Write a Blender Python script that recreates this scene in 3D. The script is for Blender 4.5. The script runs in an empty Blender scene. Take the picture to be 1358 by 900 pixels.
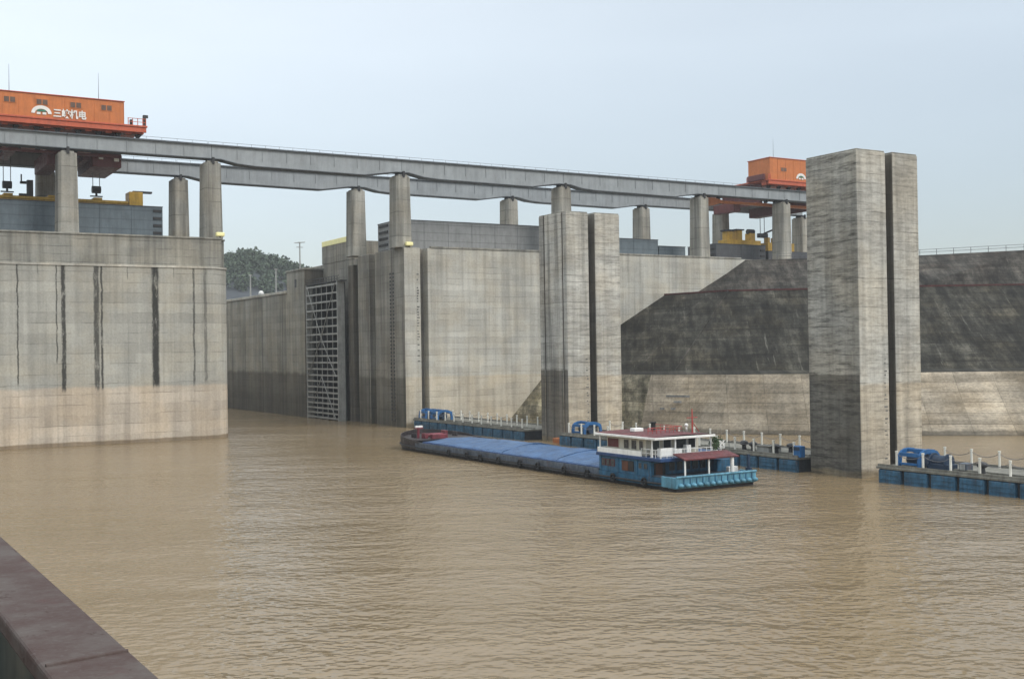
import bpy, bmesh, math, random
from mathutils import Vector, Matrix, noise as mnoise
random.seed(7)
R = math.radians
S = bpy.context.scene
COL = S.collection

# ------------------------------------------------------------------ camera
# world axes: +y runs up the lock axis (away from the ship), +x crosses it, water at z = 0, metres
AXIS = R(-30.74)
cam_d = bpy.data.cameras.new('camera')
cam_d.sensor_width = 36.0
cam_d.lens = 1521.64 / 1358 * 36.0
cam_d.clip_start = 0.1
cam_d.clip_end = 8000
cam = bpy.data.objects.new('camera', cam_d)
COL.objects.link(cam)
cam.matrix_world = (Matrix.Translation((0, 0, 14.0)) @ Matrix.Rotation(AXIS, 4, 'Z')
                    @ Matrix.Rotation(R(90) + math.atan(13.24 / 1521.64), 4, 'X') @ Matrix.Rotation(-0.015, 4, 'Z'))
S.camera = cam

# ------------------------------------------------------------------ world, sun, exposure
SUN_EL, SUN_AZ = R(42), R(152)          # azimuth clockwise from +y
wd = bpy.data.worlds.new('World'); S.world = wd
wd.use_nodes = True
wt = wd.node_tree; wt.nodes.clear()
def wn(t, **k):
    n = wt.nodes.new(t)
    for a, b in k.items(): setattr(n, a, b)
    return n
w_out = wn('ShaderNodeOutputWorld')
w_sky = wn('ShaderNodeTexSky', sky_type='NISHITA', sun_disc=False, sun_elevation=SUN_EL, sun_rotation=SUN_AZ)
w_b1 = wn('ShaderNodeBackground'); w_b1.inputs['Strength'].default_value = 0.05
wt.links.new(w_sky.outputs[0], w_b1.inputs['Color'])
w_tc = wn('ShaderNodeTexCoord')
w_dot = wn('ShaderNodeVectorMath', operation='DOT_PRODUCT')
wt.links.new(w_tc.outputs['Generated'], w_dot.inputs[0]); w_dot.inputs[1].default_value = (0.8595, -0.511, 0)
w_az = wn('ShaderNodeMapRange'); w_az.interpolation_type = 'SMOOTHSTEP'
for i, v in ((1, -0.75), (2, 0.60)): w_az.inputs[i].default_value = v
wt.links.new(w_dot.outputs['Value'], w_az.inputs[0])
w_mx = wn('ShaderNodeMix', data_type='RGBA')
wt.links.new(w_az.outputs[0], w_mx.inputs[0])
w_mx.inputs[6].default_value = (0.525, 0.54, 0.53, 1)
w_mx.inputs[7].default_value = (0.335, 0.36, 0.365, 1)
w_sep = wn('ShaderNodeSeparateXYZ'); wt.links.new(w_tc.outputs['Generated'], w_sep.inputs[0])
w_el = wn('ShaderNodeMapRange'); w_el.interpolation_type = 'SMOOTHSTEP'
for i, v in ((1, 0.32), (2, 0.95), (3, 1.0), (4, 3.0)): w_el.inputs[i].default_value = v
wt.links.new(w_sep.outputs['Z'], w_el.inputs[0])
w_noi = wn('ShaderNodeTexNoise'); w_noi.inputs['Scale'].default_value = 2.6; w_noi.inputs['Detail'].default_value = 5
w_map = wn('ShaderNodeMapping'); w_map.inputs['Scale'].default_value = (1, 1, 3.2)
wt.links.new(w_tc.outputs['Generated'], w_map.inputs[0]); wt.links.new(w_map.outputs[0], w_noi.inputs['Vector'])
w_lo = wn('ShaderNodeMapRange')                       # greyer, dimmer towards the horizon
for i, v in ((1, 0.02), (2, 0.25), (3, 0.40), (4, 1.03)): w_lo.inputs[i].default_value = v
wt.links.new(w_sep.outputs['Z'], w_lo.inputs[0])
w_cl = wn('ShaderNodeMapRange')
for i, v in ((1, 0.25), (2, 0.75), (3, 0.94), (4, 1.06)): w_cl.inputs[i].default_value = v
wt.links.new(w_noi.outputs[0], w_cl.inputs[0])
w_mul = wn('ShaderNodeMath', operation='MULTIPLY')
wt.links.new(w_el.outputs[0], w_mul.inputs[0]); wt.links.new(w_cl.outputs[0], w_mul.inputs[1])
w_mul2 = wn('ShaderNodeMath', operation='MULTIPLY')
wt.links.new(w_mul.outputs[0], w_mul2.inputs[0]); wt.links.new(w_lo.outputs[0], w_mul2.inputs[1])
w_b2 = wn('ShaderNodeBackground')
wt.links.new(w_mx.outputs[2], w_b2.inputs['Color']); wt.links.new(w_mul2.outputs[0], w_b2.inputs['Strength'])
w_add = wn('ShaderNodeAddShader')
wt.links.new(w_b1.outputs[0], w_add.inputs[0]); wt.links.new(w_b2.outputs[0], w_add.inputs[1])
wt.links.new(w_add.outputs[0], w_out.inputs['Surface'])

sd = bpy.data.lights.new('sun', 'SUN'); sd.energy = 1.5; sd.angle = R(22); sd.color = (1, 0.95, 0.88)
sun = bpy.data.objects.new('sun', sd); COL.objects.link(sun)
sdir = Vector((math.sin(SUN_AZ) * math.cos(SUN_EL), math.cos(SUN_AZ) * math.cos(SUN_EL), math.sin(SUN_EL)))
sun.rotation_euler = sdir.to_track_quat('Z', 'Y').to_euler()
sun.location = (60, -40, 120)

S.view_settings.view_transform = 'Standard'
S.view_settings.look = 'None'
S.view_settings.gamma = 1
S.view_settings.exposure = 0.52
S.render.engine = 'CYCLES'
S.cycles.use_denoising = True
S.cycles.max_bounces = 6

# ------------------------------------------------------------------ materials
class NT:
    def __init__(s, name, rough=0.9, metal=0.0, spec=0.3):
        s.m = bpy.data.materials.new(name); s.m.use_nodes = True
        s.t = s.m.node_tree; s.p = s.t.nodes['Principled BSDF']
        s.p.inputs['Roughness'].default_value = rough; s.p.inputs['Metallic'].default_value = metal
        s.p.inputs['Specular IOR Level'].default_value = spec
    def n(s, t, **k):
        n = s.t.nodes.new(t)
        for a, b in k.items(): setattr(n, a, b)
        return n
    def put(s, sock, v):
        if hasattr(v, 'is_output'): s.t.links.new(v, sock)
        elif isinstance(v, (tuple, list)) and len(v) == 3 and sock.type == 'RGBA': sock.default_value = (*v, 1)
        else: sock.default_value = v
    def math(s, op, a, b=0.0, c=None):
        n = s.n('ShaderNodeMath', operation=op); s.put(n.inputs[0], a); s.put(n.inputs[1], b)
        if c is not None: s.put(n.inputs[2], c)
        return n.outputs[0]
    def pos(s): return s.n('ShaderNodeNewGeometry').outputs['Position']
    def obj(s): return s.n('ShaderNodeTexCoord').outputs['Object']
    def xyz(s, v):
        n = s.n('ShaderNodeSeparateXYZ'); s.put(n.inputs[0], v); return n.outputs
    def mapv(s, v, scale=(1, 1, 1), rot=(0, 0, 0), loc=(0, 0, 0)):
        n = s.n('ShaderNodeMapping'); s.put(n.inputs[0], v)
        n.inputs['Scale'].default_value = scale; n.inputs['Rotation'].default_value = rot; n.inputs['Location'].default_value = loc
        return n.outputs[0]
    def noise(s, v, scale, detail=3, rough=0.55):
        n = s.n('ShaderNodeTexNoise'); s.put(n.inputs['Vector'], v)
        n.inputs['Scale'].default_value = scale; n.inputs['Detail'].default_value = detail; n.inputs['Roughness'].default_value = rough
        return n.outputs[0]
    def white(s, v):
        n = s.n('ShaderNodeTexWhiteNoise', noise_dimensions='3D'); s.put(n.inputs['Vector'], v); return n.outputs['Value']
    def rng(s, v, a, b, c=0.0, d=1.0, smooth=True):
        n = s.n('ShaderNodeMapRange'); n.interpolation_type = 'SMOOTHSTEP' if smooth else 'LINEAR'
        for i, q in enumerate((v, a, b, c, d)): s.put(n.inputs[i], q)
        return n.outputs[0]
    def mix(s, f, a, b, blend='MIX'):
        n = s.n('ShaderNodeMix', data_type='RGBA', blend_type=blend); s.put(n.inputs[0], f); s.put(n.inputs[6], a); s.put(n.inputs[7], b)
        return n.outputs[2]
    def scale(s, col, f):
        n = s.n('ShaderNodeVectorMath', operation='SCALE'); s.put(n.inputs[0], col); s.put(n.inputs['Scale'], f); return n.outputs[0]
    def comb(s, x, y, z):
        n = s.n('ShaderNodeCombineXYZ'); s.put(n.inputs[0], x); s.put(n.inputs[1], y); s.put(n.inputs[2], z); return n.outputs[0]
    def bump(s, h, strength=0.3, dist=0.1):
        n = s.n('ShaderNodeBump'); n.inputs['Strength'].default_value = strength; n.inputs['Distance'].default_value = dist
        s.put(n.inputs['Height'], h); s.put(s.p.inputs['Normal'], n.outputs[0])
    def out(s, col): s.put(s.p.inputs['Base Color'], col); return s.m

def rgb(c):
    n = None
    return tuple(c)

def concrete(name, base, lift=1.5, panel=4.0, blotch=0.22, streak=0.3, smear=0.0, band=None, drips=None, warm=0.0, lines=0.25, seam=None):
    """cast concrete: pour lifts, formwork panels, run-down streaks, weather smears, high-water staining"""
    s = NT(name, 0.92, 0, 0.2)
    P = s.pos(); X, Y, Z = s.xyz(P)
    big = s.noise(P, 0.11, 4, 0.6)
    f = s.rng(big, 0.25, 0.75, 1 - blotch, 1 + blotch * 0.7)
    st = s.noise(s.mapv(P, (0.9, 0.9, 0.035)), 1.0, 5, 0.65)
    f = s.math('MULTIPLY', f, s.rng(st, 0.28, 0.62, 1 - streak, 1.06))
    st2 = s.noise(s.mapv(P, (0.30, 0.30, 0.012)), 1.0, 3, 0.6)
    f = s.math('MULTIPLY', f, s.rng(st2, 0.3, 0.6, 1 - streak * 0.6, 1.05))
    wob = s.math('MULTIPLY_ADD', s.noise(P, 0.35, 2), 0.25, Z)
    zl = s.math('DIVIDE', wob, lift)
    fr = s.math('FRACT', zl); fl = s.math('FLOOR', zl)
    u = s.math('ADD', X, s.math('MULTIPLY', Y, 1.0))
    cell = s.white(s.comb(s.math('FLOOR', s.math('DIVIDE', s.math('ADD', u, s.math('MULTIPLY', fl, 1.7)), panel)), fl, 0.5))
    f = s.math('MULTIPLY', f, s.rng(cell, 0, 1, 0.93, 1.06, False))
    f = s.math('MULTIPLY', f, s.rng(s.white(s.comb(0.3, fl, 1.5)), 0, 1, 0.92, 1.06, False))
    lm = s.noise(s.mapv(P, (0.25, 0.25, 2.0)), 1.0, 3)
    ln = s.math('MULTIPLY', s.math('LESS_THAN', fr, 0.09), s.rng(lm, 0.42, 0.62))
    f = s.math('MULTIPLY', f, s.math('SUBTRACT', 1.0, s.math('MULTIPLY', ln, lines)))
    grain = s.noise(P, 3.0, 4, 0.7)
    f = s.math('MULTIPLY', f, s.rng(grain, 0.25, 0.75, 0.89, 1.09))
    if smear:
        sm = s.noise(s.mapv(P, (0.36, 0.36, 2.4)), 1.0, 5, 0.65)
        sm2 = s.noise(s.mapv(P, (1.1, 1.1, 5.5), loc=(9, 3, 1)), 1.0, 4, 0.7)
        k = s.math('ADD', s.math('MULTIPLY', s.rng(sm, 0.42, 0.66), 0.7), s.math('MULTIPLY', s.rng(sm2, 0.45, 0.7), 0.5))
        f = s.math('MULTIPLY', f, s.math('SUBTRACT', 1.0, s.math('MULTIPLY', k, smear)))
    col = s.scale(base, f)
    hue = s.noise(s.mapv(P, loc=(5, 9, 2)), 0.2, 3)
    col = s.mix(s.rng(hue, 0.35, 0.7), col, s.mix(1.0, col, (1.04, 0.99, 0.92), 'MULTIPLY'))
    if band:                                     # everything under the high-water line, (z, colour multiplier, softness)
        for z0, mul, soft in band:
            zz = s.math('ADD', Z, s.math('MULTIPLY', s.math('SUBTRACT', s.noise(s.mapv(P, (0.4, 0.4, 0.2)), 1.0, 3), 0.5), soft * 3))
            col = s.mix(s.rng(zz, z0 + soft, z0 - soft), col, s.mix(1.0, col, mul, 'MULTIPLY'))
    if drips:                                    # black run-off stains: (x, half width, strength, bottom z), all from the ledge down
        tot = None
        wx = s.math('MULTIPLY_ADD', s.math('SUBTRACT', s.noise(s.mapv(P, (0.3, 0.3, 0.5)), 1.0, 4, 0.7), 0.5), 0.5, X)
        brk = s.rng(s.noise(s.mapv(P, (2.2, 2.2, 0.5)), 1.0, 5, 0.75), 0.34, 0.50)
        for x0, w, k, zb in drips:
            d = s.math('ABSOLUTE', s.math('SUBTRACT', wx, x0))
            a = s.math('MULTIPLY', s.rng(d, w, w * 0.45), k)
            b = s.rng(s.math('MULTIPLY_ADD', s.noise(s.mapv(P, (3, 3, 0.1)), 1.0, 2), 1.5, Z), zb + 0.3, zb + 1.2, 0.16, 1.0)
            a = s.math('MULTIPLY', a, b)
            tot = a if tot is None else s.math('MAXIMUM', tot, a)
        tot = s.math('MULTIPLY', tot, s.math('LESS_THAN', Z, 28.35))
        col = s.mix(s.math('MULTIPLY', tot, s.math('MULTIPLY_ADD', brk, 0.75, 0.25)), col, (0.035, 0.034, 0.03))
    if seam:                                     # vertical construction joints at these world coordinates (axis 0 = x, 1 = y)
        ax, vals, w, k = seam
        c = X if ax == 0 else Y
        for v in vals:
            d = s.math('ABSOLUTE', s.math('SUBTRACT', c, v))
            a = s.math('MULTIPLY', s.rng(d, w, w * 0.3), s.rng(s.noise(s.mapv(P, (1, 1, 0.3), loc=(v, 0, 0)), 1.0, 4, 0.7), 0.3, 0.55, 0.3 * k, k))
            col = s.mix(a, col, (0.05, 0.048, 0.042))
    h = s.math('ADD', s.math('MULTIPLY', grain, 0.5), s.math('MULTIPLY', ln, -0.6))
    s.bump(h, 0.5, 0.06)
    return s.out(col)

def paint(name, base, rough=0.55, wear=0.25, rust=0.0, metal=0.0, spec=0.4, scale=1.0, ribs=None):
    s = NT(name, rough, metal, spec)
    P = s.pos()
    f = s.rng(s.noise(P, 0.7 * scale, 5, 0.65), 0.25, 0.75, 1 - wear, 1 + wear * 0.6)
    st = s.noise(s.mapv(P, (2.0 * scale, 2.0 * scale, 0.2 * scale)), 1.0, 4, 0.7)
    f = s.math('MULTIPLY', f, s.rng(st, 0.3, 0.65, 1 - wear, 1.05))
    col = s.scale(base, f)
    if rust:
        r = s.noise(s.mapv(P, (1.2 * scale, 1.2 * scale, 0.5 * scale), loc=(3, 1, 7)), 1.0, 6, 0.75)
        col = s.mix(s.math('MULTIPLY', s.rng(r, 0.56, 0.68), rust), col, (0.10, 0.045, 0.025))
    if ribs:
        zc = s.xyz(P)[2]
        fr = s.math('FRACT', s.math('DIVIDE', zc, ribs))
        g = s.math('LESS_THAN', fr, 0.1)
        col = s.mix(s.math('MULTIPLY', g, 0.35), col, (0.02, 0.025, 0.03))
    s.put(s.p.inputs['Roughness'], s.rng(s.noise(P, 2.5, 3), 0.3, 0.7, max(0.05, rough - 0.12), min(1, rough + 0.15)))
    return s.out(col)

MT = {}
WL = 9.3      # high-water line
PINK = (1.10, 0.98, 0.86)
MT['pier'] = concrete('left_pier_concrete', (0.32, 0.314, 0.28), streak=0.16, blotch=0.14, lift=1.6,
                      band=[(9.0, (1.36, 1.205, 1.10), 0.32), (0.6, (0.50, 0.45, 0.38), 0.12)],
                      drips=[(24.6, 0.16, 0.85, 9.6), (30.2, 0.14, 0.8, 13), (31.2, 0.42, 0.95, 8.6), (36.1, 0.55, 0.85, 8.9), (36.9, 0.22, 0.9, 8.6),
                             (45.2, 0.75, 1.0, 8.9), (51.4, 0.22, 0.8, 9.2), (53.3, 0.33, 0.55, 9.4), (40.9, 0.10, 0.6, 26), (48.2, 0.1, 0.5, 26.5), (27.5, 0.1, 0.5, 26.5)])
MT['parapet'] = concrete('parapet_concrete', (0.265, 0.26, 0.23), streak=0.42, blotch=0.25, lift=1.2, lines=0.35)
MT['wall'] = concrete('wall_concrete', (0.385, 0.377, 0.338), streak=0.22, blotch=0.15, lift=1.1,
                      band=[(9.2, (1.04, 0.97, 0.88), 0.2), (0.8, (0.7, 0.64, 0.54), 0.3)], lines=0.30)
MT['chamber'] = concrete('chamber_concrete', (0.25, 0.24, 0.205), streak=0.35, lift=1.5,  # darker base adds painted shade to the chamber face, besides its stains
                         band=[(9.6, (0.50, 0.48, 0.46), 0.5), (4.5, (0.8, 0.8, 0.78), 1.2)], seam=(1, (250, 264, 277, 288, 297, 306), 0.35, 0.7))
MT['entrance'] = concrete('entrance_side_concrete', (0.25, 0.24, 0.21), streak=0.45, lift=1.5,  # side-face shade partly put into this darker base, beyond the staining
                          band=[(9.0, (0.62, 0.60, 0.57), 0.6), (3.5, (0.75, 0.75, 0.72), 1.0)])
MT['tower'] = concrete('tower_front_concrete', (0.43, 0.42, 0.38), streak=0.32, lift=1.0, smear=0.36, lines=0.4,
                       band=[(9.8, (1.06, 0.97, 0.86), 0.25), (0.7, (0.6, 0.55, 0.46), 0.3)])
MT['tower_side'] = concrete('tower_weathered_shaded_concrete', (0.32, 0.315, 0.285), streak=0.32, lift=1.0, smear=0.62, lines=0.45,  # weathering, plus a darker base that paints extra shade on side faces
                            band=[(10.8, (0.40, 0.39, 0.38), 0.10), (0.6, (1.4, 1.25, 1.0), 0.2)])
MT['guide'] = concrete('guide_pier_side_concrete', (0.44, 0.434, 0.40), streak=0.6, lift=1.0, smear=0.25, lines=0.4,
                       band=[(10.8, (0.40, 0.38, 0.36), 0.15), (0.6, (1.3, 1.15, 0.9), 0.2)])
MT['slot'] = concrete('slot_concrete', (0.19, 0.178, 0.155), streak=0.4)
MT['column'] = concrete('column_concrete', (0.30, 0.292, 0.26), streak=0.5, lift=2.2, lines=0.3, panel=9)
MT['stained'] = concrete('stained_end_wall_concrete', (0.13, 0.12, 0.10), streak=0.5, lift=1.5)
MT['cap'] = concrete('coping_concrete', (0.40, 0.385, 0.34), streak=0.25)
MT['deck'] = concrete('deck_concrete', (0.24, 0.235, 0.22), streak=0.1)

def slope_mat(name, base, pale, tint, lo=0.55, hi=1.5, cell=(0.74, 1.24), pk=0.6, bands=False):
    s = NT(name, 0.95, 0, 0.15)
    P = s.pos(); X, Y, Z = s.xyz(P)
    along = s.math('ADD', s.math('MULTIPLY', X, 0.79), s.math('MULTIPLY', Y, -0.61))
    f = s.rng(s.noise(P, 0.09, 5, 0.65), 0.25, 0.75, 0.72, 1.25)
    v = s.comb(s.math('MULTIPLY', along, 0.35), 0.0, s.math('MULTIPLY', Z, 0.05))
    f = s.math('MULTIPLY', f, s.rng(s.noise(v, 1.0, 6, 0.7), 0.3, 0.7, lo, hi))
    fl = s.math('FLOOR', s.math('DIVIDE', Z, 1.55)); fa = s.math('FLOOR', s.math('DIVIDE', along, 6.0))
    f = s.math('MULTIPLY', f, s.rng(s.white(s.comb(fa, fl, 0.4)), 0, 1, cell[0], cell[1], False))
    fr = s.math('FRACT', s.math('DIVIDE', Z, 1.55)); ra = s.math('FRACT', s.math('DIVIDE', along, 6.0))
    ln = s.math('MAXIMUM', s.math('LESS_THAN', fr, 0.06), s.math('MULTIPLY', s.math('LESS_THAN', ra, 0.02), 0.6))
    f = s.math('MULTIPLY', f, s.math('SUBTRACT', 1.0, s.math('MULTIPLY', ln, 0.4)))
    f = s.math('MULTIPLY', f, s.rng(s.noise(P, 2.2, 4, 0.7), 0.25, 0.75, 0.72, 1.25))
    if bands:
        hb = s.noise(s.comb(s.math('MULTIPLY', along, 0.06), 1.0, s.math('MULTIPLY', Z, 0.9)), 1.0, 4, 0.65)
        f = s.math('MULTIPLY', f, s.rng(hb, 0.3, 0.7, 0.68, 1.22))
        pb = s.rng(s.noise(s.comb(s.math('MULTIPLY', s.math('FLOOR', s.math('DIVIDE', along, 7.0)), 1.37), 5.0, s.math('MULTIPLY', Z, 0.12)), 1.0, 1), 0.35, 0.65, 0.92, 1.08)
        f = s.math('MULTIPLY', f, pb)
        f = s.math('MULTIPLY', f, s.rng(s.math('MULTIPLY_ADD', s.noise(P, 0.4, 3), 0.8, Z), 0.9, 1.3, 0.45, 1.0))
    else:
        mo = s.noise(s.comb(s.math('MULTIPLY', along, 0.5), 8.0, s.math('MULTIPLY', Z, 0.35)), 1.0, 6, 0.75)
        f = s.math('MULTIPLY', f, s.rng(mo, 0.38, 0.66, 0.6, 1.75))
        ho = s.noise(s.comb(s.math('MULTIPLY', along, 0.10), 2.0, s.math('MULTIPLY', Z, 1.6)), 1.0, 4, 0.7)
        f = s.math('MULTIPLY', f, s.rng(ho, 0.45, 0.72, 0.85, 1.55))
    col = s.scale(base, f)
    pf = s.math('MULTIPLY', s.rng(s.noise(s.comb(s.math('MULTIPLY', along, 0.8), 3.0, s.math('MULTIPLY', Z, 0.12)), 1.0, 5, 0.75), 0.58, 0.70), pk)
    col = s.mix(pf, col, pale)
    col = s.mix(s.rng(s.noise(s.mapv(P, loc=(4, 4, 0)), 0.13, 3), 0.4, 0.7), col, s.mix(1.0, col, tint, 'MULTIPLY'))
    s.bump(s.math('ADD', s.noise(P, 1.5, 5, 0.7), s.math('MULTIPLY', ln, -0.5)), 0.5, 0.12)
    return s.out(col)
MT['slope'] = slope_mat('dark_slope_concrete', (0.027, 0.0255, 0.0205), (0.15, 0.145, 0.125), (1.05, 0.98, 0.86))
MT['slope_up'] = slope_mat('upper_slope_concrete', (0.040, 0.037, 0.032), (0.12, 0.115, 0.10), (1.06, 0.97, 0.92))
MT['apron'] = slope_mat('apron_concrete', (0.25, 0.215, 0.165), (0.34, 0.30, 0.24), (0.82, 0.78, 0.72), 0.80, 1.15, (0.84, 1.12), 0.25, True)
MT['facet'] = slope_mat('mossy_slope_concrete', (0.155, 0.138, 0.10), (0.22, 0.20, 0.15), (1.0, 0.95, 0.8))
MT['redline'] = paint('red_kerb_paint', (0.075, 0.022, 0.02), 0.8, 0.3)

MT['girder'] = paint('girder_grey_paint', (0.245, 0.265, 0.275), 0.5, 0.14, 0.10, scale=0.6)
MT['flange'] = paint('flange_dark_paint', (0.07, 0.08, 0.09), 0.6, 0.2)
MT['black'] = paint('black_steel', (0.018, 0.018, 0.02), 0.5, 0.3)
MT['orange'] = paint('orange_crane_paint', (0.46, 0.140, 0.034), 0.5, 0.13, 0.12)
MT['red'] = paint('red_crane_paint', (0.42, 0.085, 0.036), 0.5, 0.15, 0.15)
MT['maroon'] = paint('maroon_steel_paint', (0.11, 0.026, 0.026), 0.55, 0.25, 0.2)
MT['glass'] = paint('dark_window_glass', (0.035, 0.042, 0.05), 0.15, 0.2, spec=0.6)
MT['crane_pane'] = paint('dusty_brown_glass', (0.11, 0.065, 0.045), 0.4, 0.2)
MT['white'] = paint('white_paint', (0.72, 0.72, 0.69), 0.5, 0.12, 0.12)
MT['sign_white'] = paint('sign_white_paint', (0.66, 0.65, 0.62), 0.5, 0.12)
MT['sign_green'] = paint('sign_green_paint', (0.03, 0.16, 0.10), 0.5, 0.04)
MT['sign_dark'] = paint('sign_dark_paint', (0.03, 0.03, 0.035), 0.5, 0.04)
MT['gatebox'] = paint('blue_grey_gate_paint', (0.095, 0.122, 0.14), 0.5, 0.16, 0.1, ribs=1.6)
MT['gatebox_lt'] = paint('pale_grey_gate_paint', (0.20, 0.205, 0.205), 0.5, 0.16, 0.15, ribs=1.6)
MT['gatebox_dk'] = paint('dark_grey_gate_paint', (0.055, 0.058, 0.065), 0.5, 0.2, 0.1, ribs=1.2)
MT['yellow'] = paint('yellow_steel_paint', (0.50, 0.30, 0.035), 0.5, 0.2, 0.2)
MT['pale_yellow'] = paint('pale_yellow_paint', (0.80, 0.74, 0.36), 0.6, 0.06)
MT['pontoon'] = paint('pontoon_blue_paint', (0.030, 0.105, 0.18), 0.55, 0.45, 0.5, scale=1.5)
MT['roller_blue'] = paint('roller_blue_paint', (0.015, 0.10, 0.26), 0.5, 0.2, 0.05)
MT['navy'] = paint('navy_steel_paint', (0.010, 0.028, 0.06), 0.5, 0.25)
MT['ponddeck'] = paint('pontoon_deck_steel', (0.17, 0.165, 0.14), 0.8, 0.35, 0.3, scale=1.3)
MT['dark_gap'] = paint('pontoon_frame_dark', (0.02, 0.024, 0.03), 0.7, 0.3)
MT['post'] = paint('post_white_paint', (0.62, 0.61, 0.55), 0.55, 0.15, 0.15)
MT['gate_frame'] = paint('gate_pale_steel', (0.30, 0.30, 0.28), 0.6, 0.22, 0.2)
MT['gate_skin'] = paint('gate_dark_skin', (0.012, 0.014, 0.015), 0.8, 0.3)
MT['hull'] = paint('hull_slate_paint', (0.085, 0.105, 0.135), 0.6, 0.4, 0.6, scale=1.2)
MT['hull_blue'] = paint('hull_blue_paint', (0.022, 0.110, 0.20), 0.55, 0.4, 0.45, scale=1.2)
MT['hull_lt'] = paint('hull_light_blue_paint', (0.085, 0.24, 0.33), 0.5, 0.35, 0.4, scale=1.5)
MT['boot'] = paint('black_boot_paint', (0.012, 0.012, 0.014), 0.5, 0.2)
MT['bow'] = paint('bow_dark_paint', (0.03, 0.024, 0.026), 0.5, 0.3, 0.3)
MT['winch'] = paint('winch_red_paint', (0.15, 0.024, 0.035), 0.55, 0.3, 0.4)
MT['roof'] = paint('maroon_roof_paint', (0.11, 0.02, 0.022), 0.6, 0.45, 0.3, scale=1.3)
MT['cream'] = paint('cream_wall_paint', (0.55, 0.52, 0.43), 0.5, 0.12, 0.1)
MT['navyband'] = paint('navy_band_paint', (0.015, 0.05, 0.14), 0.45, 0.2)
MT['brown'] = paint('brown_door_paint', (0.10, 0.035, 0.018), 0.5, 0.3)
MT['leaf'] = paint('pot_plant_leaf', (0.035, 0.075, 0.02), 0.6, 0.3)
MT['tyre'] = paint('tyre_rubber', (0.014, 0.014, 0.015), 0.8, 0.2)
MT['mast_red'] = paint('mast_red_paint', (0.35, 0.04, 0.035), 0.5, 0.2)
MT['gauge'] = paint('faded_gauge_paint', (0.13, 0.128, 0.12), 0.7, 0.5)
MT['wire'] = paint('wire_grey', (0.10, 0.10, 0.11), 0.5, 0.1)
MT['buoy'] = paint('float_orange', (0.30, 0.10, 0.03), 0.6, 0.3)

def tarp_mat():
    s = NT('blue_tarpaulin', 0.42, 0, 0.4)
    P = s.pos()
    f = s.rng(s.noise(P, 0.5, 5, 0.65), 0.25, 0.75, 0.72, 1.22)
    f = s.math('MULTIPLY', f, s.rng(s.noise(s.mapv(P, (0.5, 2.2, 1)), 1.0, 4), 0.3, 0.7, 0.85, 1.1))
    col = s.scale((0.036, 0.094, 0.205), f)
    col = s.mix(s.math('MULTIPLY', s.rng(s.noise(s.mapv(P, loc=(7, 2, 0)), 0.35, 5, 0.7), 0.52, 0.72), 0.45), col, (0.11, 0.17, 0.26))
    h = s.math('ADD', s.noise(s.mapv(P, (1.0, 0.35, 1)), 1.4, 4, 0.6), s.math('MULTIPLY', s.noise(P, 4.0, 3), 0.25))
    s.bump(h, 1.0, 0.28)
    return s.out(col)
MT['tarp'] = tarp_mat()

def rail_mat():
    s = NT('weathered_rail_paint', 0.7, 0, 0.12)
    P = s.pos()
    col = s.mix(s.rng(s.noise(P, 4.5, 6, 0.7), 0.35, 0.65), (0.056, 0.036, 0.032), (0.082, 0.068, 0.062))
    col = s.mix(s.math('MULTIPLY', s.rng(s.noise(s.mapv(P, loc=(1, 5, 2)), 3.0, 6, 0.75), 0.55, 0.72), 0.65), col, (0.070, 0.026, 0.025))
    col = s.mix(s.math('MULTIPLY', s.rng(s.noise(s.mapv(P, (14, 2.5, 5)), 1.0, 4, 0.7), 0.66, 0.74), 0.7), col, (0.055, 0.035, 0.035))
    ch = s.noise(s.mapv(P, (9, 5, 9), loc=(2, 2, 2)), 1.0, 7, 0.8)
    col = s.mix(s.math('MULTIPLY', s.rng(ch, 0.60, 0.64), 0.75), col, (0.035, 0.018, 0.014))
    col = s.mix(s.math('MULTIPLY', s.rng(s.noise(P, 60, 4, 0.7), 0.55, 0.7), 0.35), col, (0.13, 0.12, 0.115))
    s.bump(s.math('ADD', s.noise(P, 25, 5, 0.7), s.math('MULTIPLY', s.rng(ch, 0.60, 0.64), -0.5)), 0.35, 0.006)
    return s.out(col)
MT['rail'] = rail_mat()
MT['bulwark_dark'] = paint('bulwark_shaded_green_paint', (0.016, 0.026, 0.022), 0.5, 0.3, 0.2, scale=3)  # near-black tone puts the shade inside the bulwark into the green paint
MT['shipdeck'] = paint('ship_deck_green_paint', (0.02, 0.03, 0.024), 0.7, 0.3)

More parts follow.
